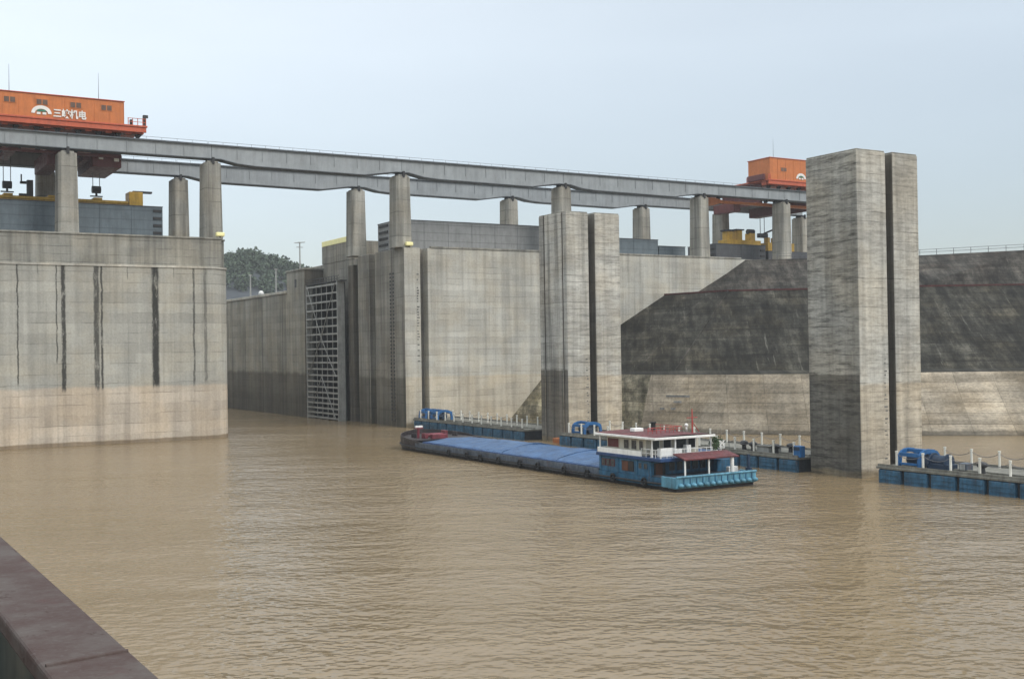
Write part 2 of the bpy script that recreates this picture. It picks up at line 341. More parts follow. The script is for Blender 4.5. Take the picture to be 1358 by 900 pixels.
def water_mat():
    s = NT('muddy_water', 0.16, 0, 0.5)
    s.p.inputs['IOR'].default_value = 1.33
    P = s.pos()
    V = s.mapv(P, rot=(0, 0, -AXIS))                      # x' runs along the wave crests
    silt = s.noise(s.mapv(V, (0.018, 0.035, 1)), 1.0, 5, 0.6)
    silt2 = s.noise(s.mapv(V, (0.12, 0.28, 1)), 1.0, 4, 0.6)
    col = s.mix(s.rng(silt, 0.32, 0.68), (0.166, 0.119, 0.064), (0.197, 0.147, 0.090))
    col = s.mix(s.math('MULTIPLY', s.rng(silt2, 0.35, 0.75), 0.5), col, (0.208, 0.154, 0.090))
    w1 = s.noise(s.mapv(V, (0.24, 0.34, 1)), 1.0, 3, 0.5)
    w2 = s.noise(s.mapv(V, (0.75, 1.0, 1), rot=(0, 0, 0.3)), 1.0, 2, 0.5)
    w3 = s.noise(s.mapv(V, (1.55, 1.95, 1), rot=(0, 0, -0.4)), 1.0, 1, 0.5)
    patch = s.rng(s.noise(s.mapv(V, (0.020, 0.05, 1), loc=(2, 6, 0)), 1.0, 4, 0.6), 0.33, 0.66, 0.50, 1.25)
    h = s.math('ADD', s.math('MULTIPLY', w1, 0.45), s.math('ADD', s.math('MULTIPLY', w2, 0.36), s.math('MULTIPLY', w3, 0.24)))
    s.bump(s.math('MULTIPLY', h, patch), 1.0, 0.52)
    return s.out(col)
MT['water'] = water_mat()

def ground_mat():
    s = NT('hillside_ground', 0.95, 0, 0.1)
    P = s.pos(); Z = s.xyz(P)[2]
    n = s.noise(P, 0.03, 6, 0.65)
    rock = s.mix(s.rng(s.noise(s.mapv(P, (0.05, 0.05, 0.2)), 1.0, 5, 0.7), 0.3, 0.7), (0.036, 0.042, 0.050), (0.070, 0.078, 0.086))
    veg = s.mix(s.rng(n, 0.3, 0.7), (0.03, 0.05, 0.022), (0.055, 0.08, 0.035))
    return s.out(s.mix(s.rng(s.math('MULTIPLY_ADD', n, 14.0, Z), 66, 74), rock, veg))
MT['ground'] = ground_mat()
def forest_mat():
    s = NT('forest_leaves', 0.8, 0, 0.15)
    P = s.pos()
    c = s.mix(s.rng(s.noise(P, 0.09, 4, 0.6), 0.3, 0.7), (0.038, 0.058, 0.038), (0.066, 0.090, 0.056))
    c = s.mix(s.math('MULTIPLY', s.rng(s.white(s.scale(P, 0.5)), 0, 1), 0.4), c, (0.075, 0.10, 0.065))
    return s.out(c)
MT['forest'] = forest_mat()

# ------------------------------------------------------------------ mesh helpers
ORIG = {}
class MB:
    def __init__(s): s.v = []; s.f = []; s.mi = []
    def add(s, vs, fs, mi=0):
        o = len(s.v); s.v += [Vector(p) for p in vs]; s.f += [[i + o for i in f] for f in fs]
        s.mi += (mi if isinstance(mi, list) else [mi] * len(fs)); return s
    def box(s, x0, x1, y0, y1, z0, z1, mi=0):
        vs = [(x0, y0, z0), (x1, y0, z0), (x1, y1, z0), (x0, y1, z0), (x0, y0, z1), (x1, y0, z1), (x1, y1, z1), (x0, y1, z1)]
        return s.add(vs, [(0, 3, 2, 1), (4, 5, 6, 7), (0, 1, 5, 4), (1, 2, 6, 5), (2, 3, 7, 6), (3, 0, 4, 7)], mi)
    def prism(s, poly, z0, z1, mi=0, side_mi=None):          # poly counter-clockwise in xy
        n = len(poly)
        vs = [(x, y, z0) for x, y in poly] + [(x, y, z1) for x, y in poly]
        fs = [tuple(range(n))[::-1], tuple(range(n, 2 * n))] + [(i, (i + 1) % n, n + (i + 1) % n, n + i) for i in range(n)]
        m = [mi, mi] + (side_mi if side_mi else [mi] * n)
        return s.add(vs, fs, m)
    def prism_xz(s, poly, y0, y1, mi=0):                     # profile in xz, extruded along y
        n = len(poly)
        vs = [(x, y0, z) for x, z in poly] + [(x, y1, z) for x, z in poly]
        return s.add(vs, [tuple(range(n)), tuple(range(n, 2 * n))[::-1]] + [((i + 1) % n, i, n + i, n + (i + 1) % n) for i in range(n)], mi)
    def prism_yz(s, poly, x0, x1, mi=0):
        n = len(poly)
        vs = [(x0, y, z) for y, z in poly] + [(x1, y, z) for y, z in poly]
        return s.add(vs, [tuple(range(n))[::-1], tuple(range(n, 2 * n))] + [(i, (i + 1) % n, n + (i + 1) % n, n + i) for i in range(n)], mi)
    def tube(s, a, b, r, n=8, r2=None, mi=0):
        a = Vector(a); b = Vector(b); d = (b - a).normalized()
        u = d.cross(Vector((0, 0, 1)))
        if u.length < 1e-4: u = Vector((1, 0, 0))
        u.normalize(); w = d.cross(u); r2 = r if r2 is None else r2
        vs = [a + (u * math.cos(6.28319 * i / n) + w * math.sin(6.28319 * i / n)) * r for i in range(n)]
        vs += [b + (u * math.cos(6.28319 * i / n) + w * math.sin(6.28319 * i / n)) * r2 for i in range(n)]
        return s.add(vs, [tuple(range(n))[::-1], tuple(range(n, 2 * n))] + [(i, (i + 1) % n, n + (i + 1) % n, n + i) for i in range(n)], mi)
    def bar(s, a, b, w=0.1):
        return s.tube(a, b, w * 0.7, 4)
    def ball(s, c, r, n=10, m=6, sz=1.0):
        vs = [(c[0], c[1], c[2] - r * sz)]
        for j in range(1, m):
            p = math.pi * j / m - math.pi / 2
            vs += [(c[0] + r * math.cos(p) * math.cos(6.28319 * i / n), c[1] + r * math.cos(p) * math.sin(6.28319 * i / n), c[2] + r * sz * math.sin(p)) for i in range(n)]
        vs.append((c[0], c[1], c[2] + r * sz)); e = len(vs) - 1
        fs = [(0, 1 + (i + 1) % n, 1 + i) for i in range(n)]
        for j in range(m - 2):
            o = 1 + j * n
            fs += [(o + i, o + (i + 1) % n, o + n + (i + 1) % n, o + n + i) for i in range(n)]
        o = 1 + (m - 2) * n
        fs += [(o + i, o + (i + 1) % n, e) for i in range(n)]
        return s.add(vs, fs)
    def build(s, name, mats, parent=None, bev=0.0, smooth=False, seg=1):
        o0 = ORIG.get(parent.name, Vector((0, 0, 0))) if parent else Vector((0, 0, 0))
        me = bpy.data.meshes.new(name)
        me.from_pydata([v - o0 for v in s.v], [], s.f)
        mats = mats if isinstance(mats, list) else [mats]
        for m in mats: me.materials.append(MT[m] if isinstance(m, str) else m)
        for p, i in zip(me.polygons, s.mi): p.material_index = i
        bm = bmesh.new(); bm.from_mesh(me)
        bmesh.ops.recalc_face_normals(bm, faces=bm.faces)
        if bev:
            ed = [e for e in bm.edges if len(e.link_faces) == 2 and e.calc_face_angle(0) > 0.6]
            bmesh.ops.bevel(bm, geom=ed, offset=bev, segments=seg, affect='EDGES', clamp_overlap=True, profile=0.5)
        if smooth:
            for f in bm.faces: f.smooth = True
        bm.to_mesh(me); bm.free()
        o = bpy.data.objects.new(name, me); COL.objects.link(o)
        if parent: o.parent = parent
        ORIG[o.name] = o0.copy()
        return o

def tag(o, label=None, cat=None, group=None, kind=None):
    if label: o['label'] = label
    if cat: o['category'] = cat
    if group: o['group'] = group
    if kind: o['kind'] = kind
    return o
def thing(name, label, cat, loc, group=None):
    o = bpy.data.objects.new(name, None); COL.objects.link(o); o.location = loc
    ORIG[o.name] = Vector(loc)
    return tag(o, label, cat, group)
def dup(root, loc, label=None, group=None):
    r = root.copy(); COL.objects.link(r); r.location = loc
    ORIG[r.name] = Vector(loc)
    if label: r['label'] = label
    if group: r['group'] = group
    for ch in list(root.children):
        c = ch.copy(); COL.objects.link(c); c.parent = r
        for g in ch.children:
            d = g.copy(); COL.objects.link(d); d.parent = c
    return r

# ------------------------------------------------------------------ water and land
m = MB()
m.add([(-3000, -3000, 0), (3000, -3000, 0), (3000, 3000, 0), (-3000, 3000, 0)], [(0, 1, 2, 3)])
tag(m.build('water', 'water'), kind='structure')

def land_h(x, y):
    h = 27.2
    d = Vector((x, y))
    for cx, cy, rx, ry, hh in ((232, 700, 90, 95, 33), (222, 700, 30, 60, 7), (330, 900, 150, 140, 16), (60, 820, 180, 150, 16)):
        q = ((x - cx) / rx) ** 2 + ((y - cy) / ry) ** 2
        h += hh * math.exp(-q * 1.1)
    h += 4 * mnoise.noise((x * 0.02, y * 0.02, 3)) * min(1, max(0, (y - 420) / 100))
    return h
def land_sheet(x0, x1, nx, y0, y1, ny):
    m = MB(); vs = []; fs = []
    for j in range(ny + 1):
        for i in range(nx + 1):
            x = x0 + (x1 - x0) * i / nx; y = y0 + (y1 - y0) * (j / ny) ** 1.15
            vs.append((x, y, land_h(x, y)))
    for j in range(ny):
        for i in range(nx):
            a = j * (nx + 1) + i; fs.append((a, a + 1, a + nx + 2, a + nx + 1))
    return m.add(vs, fs)
tag(land_sheet(89.5, 1500, 100, 236.5, 1600, 60).build('hillside', 'ground', smooth=True), kind='structure')
tag(land_sheet(-900, 57, 40, 262, 1600, 30).build('plateau', 'ground', smooth=True), kind='structure')

def leaf_clump(m, c, r, n, size, sz=1.0):
    for _ in range(n):
        d = Vector((random.gauss(0, 1), random.gauss(0, 1), random.gauss(0, 1))).normalized() * r * random.uniform(0.45, 1.0)
        p = Vector(c) + Vector((d.x, d.y, d.z * sz))
        a = Vector((random.uniform(-1, 1), random.uniform(-1, 1), random.uniform(-1, 1))).normalized()
        b = a.orthogonal().normalized(); k = size * random.uniform(0.6, 1.3)
        c2 = a.cross(b)
        m.add([p - b * k - c2 * k * .6, p + b * k - c2 * k * .6, p + b * k * .6 + c2 * k, p - b * k * .6 + c2 * k], [(0, 1, 2, 3)])
m = MB()
cnt = 0
while cnt < 1000:
    x = random.uniform(150, 330); y = random.uniform(600, 760)
    h = land_h(x, y)
    if h < 47 + 9 * mnoise.noise((x * .03, y * .03, 9)): continue
    if h < 61 and random.random() < 0.35: continue
    r = random.uniform(2.0, 4.2)
    leaf_clump(m, (x, y, h + r * 0.9), r, 50, 0.75, random.uniform(0.85, 1.4))
    cnt += 1
tag(m.build('hill_forest', 'forest'), 'dark green woodland covering the crest of the distant hill', 'forest', kind='stuff')
m = MB()
for i in range(150):
    x = random.uniform(110, 240); y = random.uniform(400, 480)
    leaf_clump(m, (x, y, land_h(x, y) + 2.5 + random.uniform(0, 3.5)), random.uniform(1.8, 3.2), 55, 0.5)
tag(m.build('roadside_shrubs', 'forest'), 'low dark shrubs behind the lock chamber wall below the hill', 'shrubs', kind='stuff')

# ------------------------------------------------------------------ left lock pier
def rounded(x0, x1, y0, y1, r, n=8):
    """plan outline, counter-clockwise, with a rounded corner at (x1, y0)"""
    pts = [(x0, y0)]
    for i in range(n + 1):
        a = -math.pi / 2 + math.pi / 2 * i / n
        pts.append((x1 - r + r * math.cos(a), y0 + r + r * math.sin(a)))
    return pts + [(x1, y1), (x0, y1)]
pier = thing('lock_pier', 'broad pale concrete lock pier with black run-off streaks at the left', 'lock pier', (0, 190, 0))
m = MB(); m.prism(rounded(-90, 57.9, 188.4, 300, 4.2, 14), -4, 28.1); m.build('body', 'pier', pier)
m = MB(); m.prism(rounded(-90, 58.03, 188.26, 299.8, 4.25, 14), 28.1, 28.45); m.build('ledge', 'cap', pier)
m = MB(); m.prism([(-90, 188.9), (56.3, 188.9), (56.3, 191.6), (57.5, 191.6), (57.5, 299.6), (-90, 299.6)], 28.45, 33.0); m.build('parapet', 'parapet', pier, bev=0.06)
m = MB(); m.prism([(-90, 188.75), (56.45, 188.75), (56.45, 191.5), (57.65, 191.5), (57.65, 299.4), (-90, 299.4)], 33.0, 33.3); m.build('coping', 'parapet', pier, bev=0.04)

# ------------------------------------------------------------------ right lock wall (entrance side, front wall, chamber)
rw = thing('lock_wall', 'long pale concrete lock wall right of the gate, grey steel boxes along its top', 'lock wall', (95, 191, 0))
m = MB()      # front: nose, stop-log slot, plain wall
FR = 190.4
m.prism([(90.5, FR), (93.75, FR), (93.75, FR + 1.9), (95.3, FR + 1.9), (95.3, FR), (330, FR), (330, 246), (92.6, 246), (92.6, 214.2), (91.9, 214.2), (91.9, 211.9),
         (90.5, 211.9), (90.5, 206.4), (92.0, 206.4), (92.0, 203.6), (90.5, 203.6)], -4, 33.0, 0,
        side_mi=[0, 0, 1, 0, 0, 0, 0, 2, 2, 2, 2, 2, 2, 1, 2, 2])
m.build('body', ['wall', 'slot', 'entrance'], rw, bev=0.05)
m = MB(); m.box(96.0, 172, FR - 0.12, FR + 0.6, 33.0, 33.35); m.build('coping', 'parapet', rw, bev=0.03)
m = MB(); m.box(90.6, 92.4, 214.6, 217.3, -4, 31.5); m.build('quoin', 'stained', rw, bev=0.2, seg=2)
m = MB()      # recess back, above the gate
m.box(92.55, 104, 218.5, 236.3, 33.05, 36.9); m.build('raised_block', 'entrance', rw, bev=0.05)
m = MB(); m.box(92.5, 93.0, 219.6, 236.2, 36.9, 38.0); m.build('parapet_rail', 'pale_yellow', rw, bev=0.03)
m = MB()      # ladder recess dots
for zz in range(40):
    for y0 in (195.0, 196.3):
        m.box(90.44, 90.55, y0, y0 + 0.5, 1.0 + zz * 0.7, 1.36 + zz * 0.7)
m.build('ladder', 'black', rw)
m = MB()
for i in range(34):
    z0 = 12.0 + i * 0.5
    if random.random() < 0.75: m.box(93.0, 93.0 + random.choice((0.25, 0.4, 0.5)), FR - 0.03, FR + 0.02, z0, z0 + 0.22)
m.build('depth_gauge', 'gauge', rw)

cw = thing('chamber_wall', 'lower grey chamber wall receding behind the gate, dark below the waterline mark', 'lock wall', (90, 240, 0))
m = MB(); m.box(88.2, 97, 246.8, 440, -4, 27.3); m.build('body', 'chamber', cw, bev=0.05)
m = MB(); m.box(87.95, 97.1, 247, 440, 27.3, 27.9); m.build('coping', 'cap', cw, bev=0.04)
bt = thing('gatehouse', 'small flat-topped concrete gatehouse block with one dark slit window', 'gatehouse', (90, 241, 0))
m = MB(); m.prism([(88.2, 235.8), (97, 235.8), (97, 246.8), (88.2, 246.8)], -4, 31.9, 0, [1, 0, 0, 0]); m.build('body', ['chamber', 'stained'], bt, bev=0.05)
m = MB(); m.box(88.0, 97.2, 235.6, 247, 31.9, 32.3); m.build('roof_slab', 'parapet', bt, bev=0.04)
m = MB(); m.box(88.12, 88.3, 240.6, 241.5, 28.3, 30.1); m.build('window', 'black', bt)

# open mitre gate leaf in its recess
gate = thing('lock_gate', 'tall open steel lock gate leaf of pale horizontal ribs in its recess', 'lock gate', (90, 229, 0))
GY0, GY1, GX = 217.6, 235.4, 88.45
m = MB(); m.box(GX + 1.5, GX + 1.7, GY0, GY1, -1, 28.2); m.build('skin_plate', 'gate_skin', gate)
for i in range(1, 5):
    y = GY0 + (GY1 - GY0) * i / 5
    m = MB(); m.box(GX + 0.5, GX + 1.5, y - 0.06, y + 0.06, 0, 28.0); m.build('diaphragm', 'gate_skin', gate)
zz = 0.4; k = 0
zs = []
while zz < 28.3:
    zs.append(zz); zz += 0.95 + 0.75 * min(1, zz / 20)
for z in zs:
    m = MB(); m.box(GX + 0.07, GX + 1.5, GY0 + 0.3, GY1 - 0.3, z - 0.03, z + 0.03); m.box(GX - 0.05, GX + 0.068, GY0 + 0.3, GY1 - 0.3, z - 0.17, z + 0.17)
    m.build('rib', 'gate_frame', gate)
for y in (GY0 + 0.15, GY1 - 0.15):
    m = MB(); m.box(GX - 0.08, GX + 1.5, y - 0.18, y + 0.18, -1, 28.4); m.build('end_post', 'gate_frame', gate)
yc = (GY0 + GY1) / 2
for (za, zb, ya, yb) in ((28, 17, GY0 + 1, yc), (28, 17, GY1 - 1, yc), (15, 24, GY1 - 1.2, GY1 - 5), (17, 9, yc, GY1 - 1), (17, 9, yc, GY0 + 1), (9, 0.5, yc, GY0 + 1.5), (9, 0.5, yc, GY1 - 1.5)):
    m = MB(); m.bar((GX - 0.16, ya, za), (GX - 0.16, yb, zb), 0.13); m.build('brace', 'gate_frame', gate)
for i in range(1, 6):
    y = GY0 + (GY1 - GY0) * i / 6
    m = MB(); m.box(GX - 0.02, GX + 0.066, y - 0.07, y + 0.07, 0.2, 28.2); m.build('stile', 'gate_frame', gate)
m = MB()
for y in [GY0 + 0.3 + i * 1.5 for i in range(9)]: m.box(GX + 0.05, GX + 0.13, y - 0.04, y + 0.04, 28.4, 29.5)
for z in (28.9, 29.5): m.box(GX + 0.03, GX + 0.15, GY0 - 0.5, GY1, z - 0.05, z + 0.05)
m.box(GX, GX + 1.5, GY0 - 1.4, GY1, 28.38, 28.55)
m.build('walkway_railing', 'black', gate)

# ------------------------------------------------------------------ gantry columns
def column(x, y, zb, ztop):
    c = thing('support_column', 'x', 'column', (x, y, zb), 'concrete columns carrying the crane girders')
    w, d, ch = 1.6, 1.95, 0.42
    poly = [(x - w + ch, y - d), (x + w - ch, y - d), (x + w, y - d + ch), (x + w, y + d - ch), (x + w - ch, y + d), (x - w + ch, y + d), (x - w, y + d - ch), (x - w, y - d + ch)]
    m = MB(); n = len(poly)
    top = [(x + (px - x) * 0.88, y + (py - y) * 0.92) for px, py in poly]
    m.add([(a, b, zb) for a, b in poly] + [(a, b, ztop) for a, b in top], [tuple(range(n))[::-1], tuple(range(n, 2 * n))] + [(i, (i + 1) % n, n + (i + 1) % n, n + i) for i in range(n)])
    m.build('shaft', 'column', c, bev=0.05)
    m = MB(); m.box(x - 0.95, x + 0.95, y - 1.5, y + 1.5, ztop, ztop + 0.3); m.build('cap', 'column', c, bev=0.05)
    m = MB(); m.box(x - 0.55, x + 0.55, y - 0.9, y + 0.9, ztop + 0.3, ztop + 0.85)
    m.box(x - 0.2, x + 0.2, y - 1.95, y - 1.6, ztop - 0.2, ztop + 0.9)
    m.build('bearing', 'black', c)
    return c
TS = [32.6, 55.7, 91.0, 126.7, 162.5, 186.6]
YF, YB = 192.9, 213.6
ZT = 46.15
front_lab = ['near concrete column in front of the blue-grey steel box at the far left', 'near concrete column at the right end of the left lock pier top',
             'near concrete column with a yellow lamp at its foot on the lock wall nose', 'near concrete column rising behind the top of the slotted guide pier',
             'near concrete column just right of the stepped end of the grey boxes', 'near concrete column beside the yellow machinery next to the tall tower']
back_lab = ['far column half hidden behind the leftmost near column', 'far column left of the near column on the left pier end', 'far column beside the raised block above the open lock gate',
            'far column standing behind the long grey box left of the guide pier', 'far column behind the lower stepped grey box right of the guide pier', 'far column between the dark box and the yellow machinery on the right']
c0 = None
for i, x in enumerate(TS):
    if c0 is None: c = c0 = column(x, YF, 33.05, ZT)
    else: c = dup(c0, (x, YF, 33.05))
    c['label'] = front_lab[i]
for i, x in enumerate(TS):
    c = dup(c0, (x, YB, 33.05)); c['label'] = back_lab[i]
c = dup(c0, (213.0, YB, 33.05)); c['label'] = 'farthest column glimpsed between the last near column and the tall tower'

# ------------------------------------------------------------------ runway girders, one per span
def girder(x0, x1, y, label, deep, group):
    g = thing('runway_girder', label, 'girder', (x0, y, ZT + 0.85), group)
    zb, zt = ZT + 0.86, 49.1
    w = 1.0
    e = 0.04
    L = x1 - x0
    if deep:
        prof = [(x0 + e, zt), (x0 + e, zb)]
        h = min(7.5, L * 0.3)
        prof += [(x0 + 1.5, zb), (x0 + h * 0.6, zb - 0.6), (x0 + h, zb - 0.8), (x1 - h, zb - 0.95), (x1 - 1.2, zb), (x1 - e, zb), (x1 - e, zt)]
    else:
        prof = [(x0 + e, zt), (x0 + e, zb), (x1 - e, zb), (x1 - e, zt)]
    m = MB(); m.prism_xz(prof, y - w, y + w); n = max(2, int(L / 4.2))
    for i in range(1, n):
        xx = x0 + L * i / n
        m.box(xx - 0.04, xx + 0.04, y - w - 0.10, y - w + 0.02, zb + 0.1, zt - 0.01)
    m.build('web', 'girder', g)
    m = MB(); m.box(x0 + e, x1 - e, y - w - 0.35, y + w + 0.35, zt + 0.002, zt + 0.24); m.build('top_flange', 'flange', g)
    m = MB()                                     # bottom flange follows the haunch
    lo = prof[1:-1] if deep else prof[1:3]
    for (xa, za), (xb, zb2) in zip(lo[:-1], lo[1:]):
        m.add([(xa, y - w - .14, za - .13), (xb, y - w - .14, zb2 - .13), (xb, y + w + .14, zb2 - .13), (xa, y + w + .14, za - .13),
               (xa, y - w - .14, za - .01), (xb, y - w - .14, zb2 - .01), (xb, y + w + .14, zb2 - .01), (xa, y + w + .14, za - .01)],
              [(0, 3, 2, 1), (4, 5, 6, 7), (0, 1, 5, 4), (1, 2, 6, 5), (2, 3, 7, 6), (3, 0, 4, 7)])
    m.build('bottom_flange', 'flange', g)
    m = MB(); m.box(x0 + e, x1 - e, y - 0.07, y + 0.07, zt + 0.24, zt + 0.42); m.build('crane_rail', 'black', g)
    m = MB(); n = max(3, int(L / 2.5))
    for i in range(n + 1):
        xx = x0 + 0.1 + (L - 0.2) * i / n
        m.box(xx - 0.02, xx + 0.02, y + w + 0.18, y + w + 0.22, zt + 0.24, zt + 1.15)
    m.box(x0 + .1, x1 - .1, y + w + 0.18, y + w + 0.22, zt + 1.1, zt + 1.15)
    m.build('handrail', 'wire', g)
XS = [10.0] + TS + [210.6]
names = ['above the blue-grey box at the far left', 'across the right half of the left lock pier', 'crossing the open lock mouth', 'from the wall nose to the guide pier',
         'right of the guide pier top', 'under the left end of the right orange crane', 'vanishing behind the tall tower top']
for i in range(7):
    deep = i not in (0, 1, 5, 6)
    girder(XS[i], XS[i + 1], YF, 'near row grey steel girder ' + names[i], deep, 'near row of crane runway girders')
    girder(XS[i], XS[i + 1] + (2.4 if i == 6 else 0), YB, 'far row grey steel girder ' + names[i], deep, 'far row of crane runway girders')

# ------------------------------------------------------------------ lettering helper
def text_mesh(txt, size, name, mat, parent, loc, depth=0.03, sx=1.0):
    cu = bpy.data.curves.new(name, 'FONT'); cu.body = txt; cu.size = size; cu.extrude = depth; cu.offset = 0.032 * size
    tmp = bpy.data.objects.new('tmp', cu); COL.objects.link(tmp)
    dg = bpy.context.evaluated_depsgraph_get()
    me = bpy.data.meshes.new_from_object(tmp.evaluated_get(dg))
    bpy.data.objects.remove(tmp); bpy.data.curves.remove(cu)
    me.materials.clear(); me.materials.append(MT[mat])
    o0 = ORIG[parent.name]
    for v in me.vertices:
        x, y, z = v.co
        v.co = Vector((loc[0] + x * sx, loc[1] + z, loc[2] + y)) - o0
    o = bpy.data.objects.new(name, me); COL.objects.link(o); o.parent = parent
    ORIG[o.name] = o0.copy()
    return o

# ------------------------------------------------------------------ bridge cranes
def crane(label, x0, x1, plat1, zroof, sign_x, wins, ants, posts_at, y1=204.5):
    z0 = 49.55
    c = thing('bridge_crane', label, 'crane', (x0, YF, z0), 'orange bridge cranes on the runway')
    yf = YF - 1.4
    m = MB(); m.box(x0, x1, yf, y1, 51.35, zroof - 0.15); m.build('housing', 'orange', c, bev=0.05)
    m = MB(); m.box(x0 - 0.15, x1 + 0.15, yf - 0.15, y1 + 0.15, zroof - 0.15, zroof); m.build('roof', 'red', c, bev=0.03)
    m = MB()
    n = int((x1 - x0) / 2.2)
    for i in range(n + 1):
        xx = x0 + (x1 - x0) * i / n
        m.box(xx - 0.05, xx + 0.05, yf - 0.05, yf + 0.02, 51.4, zroof - 0.2)
    m.build('wall_ribs', 'orange', c)
    m = MB(); m.box(x0 - 1.0, plat1, yf - 0.6, YB + 1.6, 51.05, 51.34); m.build('platform', 'red', c, bev=0.03)
    m = MB(); m.box(x0 - 0.8, plat1 - 0.15, yf - 0.45, yf - 0.05, 50.25, 51.03); m.build('side_beam', 'red', c, bev=0.03)
    for yy in (YF, YB):
        m = MB(); m.box(x0 - 0.6, plat1 - 0.3, yy - 0.75, yy + 0.75, 50.15, 51.04); m.build('end_carriage', 'red', c, bev=0.05)
    xx = x0 + 0.8
    while xx < plat1 - 1.0:
        for y in (YF, YB):
            w = MB(); w.tube((xx, y - 0.35, 49.98), (xx, y + 0.35, 49.98), 0.42, 14); w.build('wheel', 'black', c)
        xx += 3.1
    xx = x0 + 2.2
    while xx < plat1 - 1:
        m = MB(); m.box(xx - 0.5, xx + 0.5, YF - 0.9, YF - 0.76, 49.9, 50.9); m.build('wheel_guard', 'red', c, bev=0.03); xx += 3.1
    for wx in wins:
        w = MB(); w.box(wx - 0.95, wx + 0.95, yf - 0.06, yf + 0.03, 53.3, 54.3); wo = w.build('window', 'orange', c)
        for dx in (-0.44, 0.44):
            p = MB(); p.box(wx + dx - 0.36, wx + dx + 0.36, yf - 0.09, yf - 0.062, 53.4, 54.2); p.build('pane', 'crane_pane', wo)
    # sign: emblem and lettering
    sg = MB(); n = 18
    outer = [(sign_x + 1.5 + 1.5 * math.cos(math.pi * i / n), 52.0 + 1.25 * math.sin(math.pi * i / n)) for i in range(n + 1)]
    inner = [(sign_x + 1.5 + 0.95 * math.cos(math.pi * i / n), 52.0 + 0.72 * math.sin(math.pi * i / n)) for i in range(n, -1, -1)]
    for i in range(n):
        a, b = outer[i], outer[i + 1]; d, e = inner[n - i], inner[n - i - 1]
        sg.add([(a[0], yf - 0.09, a[1]), (b[0], yf - 0.09, b[1]), (e[0], yf - 0.09, e[1]), (d[0], yf - 0.09, d[1]),
                (a[0], yf - 0.03, a[1]), (b[0], yf - 0.03, b[1]), (e[0], yf - 0.03, e[1]), (d[0], yf - 0.03, d[1])],
               [(0, 1, 2, 3), (7, 6, 5, 4), (0, 4, 5, 1), (3, 2, 6, 7), (1, 5, 6, 2), (0, 3, 7, 4)])
    em = sg.build('emblem', 'sign_white', c)
    g2 = MB(); g2.prism_xz([(sign_x + 0.8, 52.3), (sign_x + 2.2, 52.3), (sign_x + 2.0, 52.6), (sign_x + 1.0, 52.6)], yf - 0.1, yf - 0.04); g2.build('green_arc', 'sign_green', em)
    g3 = MB(); g3.box(sign_x + 0.8, sign_x + 1.35, yf - 0.1, yf - 0.04, 51.85, 52.2); g3.box(sign_x + 1.65, sign_x + 2.2, yf - 0.1, yf - 0.04, 51.85, 52.2); g3.build('white_foot', 'sign_white', em)
    text_mesh('三峡机电', 1.45, 'lettering', 'sign_white', c, (sign_x + 3.2, yf - 0.1, 51.72), 0.03, 0.86)
    for ax in ants:
        a = MB(); a.tube((ax, yf + 2, zroof), (ax, yf + 2, zroof + 4.6), 0.05, 6, 0.02); a.build('antenna', 'wire', c)
    for yy in (yf - 0.38, y1 - 0.38):
        m = MB()
        for px in posts_at: m.box(px - 0.05, px + 0.05, yy - 0.02, yy + 0.08, 51.34, 52.5)
        for z in (51.9, 52.45): m.box(min(posts_at), max(posts_at), yy, yy + 0.06, z - 0.04, z + 0.04)
        m.build('platform_railing', 'red', c)
    return c, yf
cr, yf = crane('long orange bridge crane with white lettering on the girders at the far left', 12.0, 41.3, 44.9, 55.15, 27.3,
               (24.2, 28.9, 33.9, 38.6), (24.4, 37.8), [41.9, 42.6, 43.4, 44.2, 44.7])
m = MB(); m.box(44.3, 44.75, yf - 0.3, yf + 0.2, 51.34, 53.1); m.box(44.35, 45.1, yf - 0.25, yf + 0.15, 52.7, 53.15); m.box(42.3, 42.7, yf, yf + 0.5, 51.34, 52.3)
m.build('buffer_lamp', 'black', cr)
m = MB()       # frames that hang between the girders
m.box(12, 41.5, 194.3, 195.0, 46.35, 46.75); m.build('lower_frame', 'maroon', cr)
m = MB(); m.box(37.2, 41.8, 196, 209, 45.0, 47.4); m.box(36.0, 39.0, 198, 206, 46.2, 47.2); m.build('hoist_trolley', 'maroon', cr, bev=0.08)
m = MB(); m.box(30.2, 32.6, 196, 209, 44.9, 47.3); m.build('hoist_bracket', 'maroon', cr, bev=0.08)
m = MB(); m.box(38.2, 38.9, 195.9, 196.1, 46.2, 46.9); m.box(40.6, 41.4, 195.9, 196.1, 46.0, 46.7); m.build('trolley_openings', 'white', cr)
for hx in (25.2, 39.2):
    for dx in (-0.55, 0.55):
        m = MB(); m.tube((hx + dx, 203.5, 42.6), (hx + dx, 203.5, 47.4), 0.06, 6); m.build('hoist_cable', 'wire', cr)
    m = MB(); m.box(hx - 0.65, hx + 0.65, 203.0, 204.0, 41.7, 42.7); m.tube((hx - 0.7, 203.5, 42.2), (hx + 0.7, 203.5, 42.2), 0.62, 14)
    m.box(hx - 0.15, hx + 0.15, 203.3, 203.7, 41.05, 41.7); m.box(hx - 1.0, hx + 1.0, 203.3, 203.7, 40.98, 41.16); m.build('hook_block', 'black', cr)
m = MB(); m.box(24.5, 26, 196, 209, 47.0, 47.7); m.build('hoist_frame', 'maroon', cr, bev=0.05)
for xx in (21.5, 40.8):
    m = MB(); m.box(xx, xx + 0.6, 196, 209, 47.6, 51.05); m.build('hanger', 'maroon', cr)

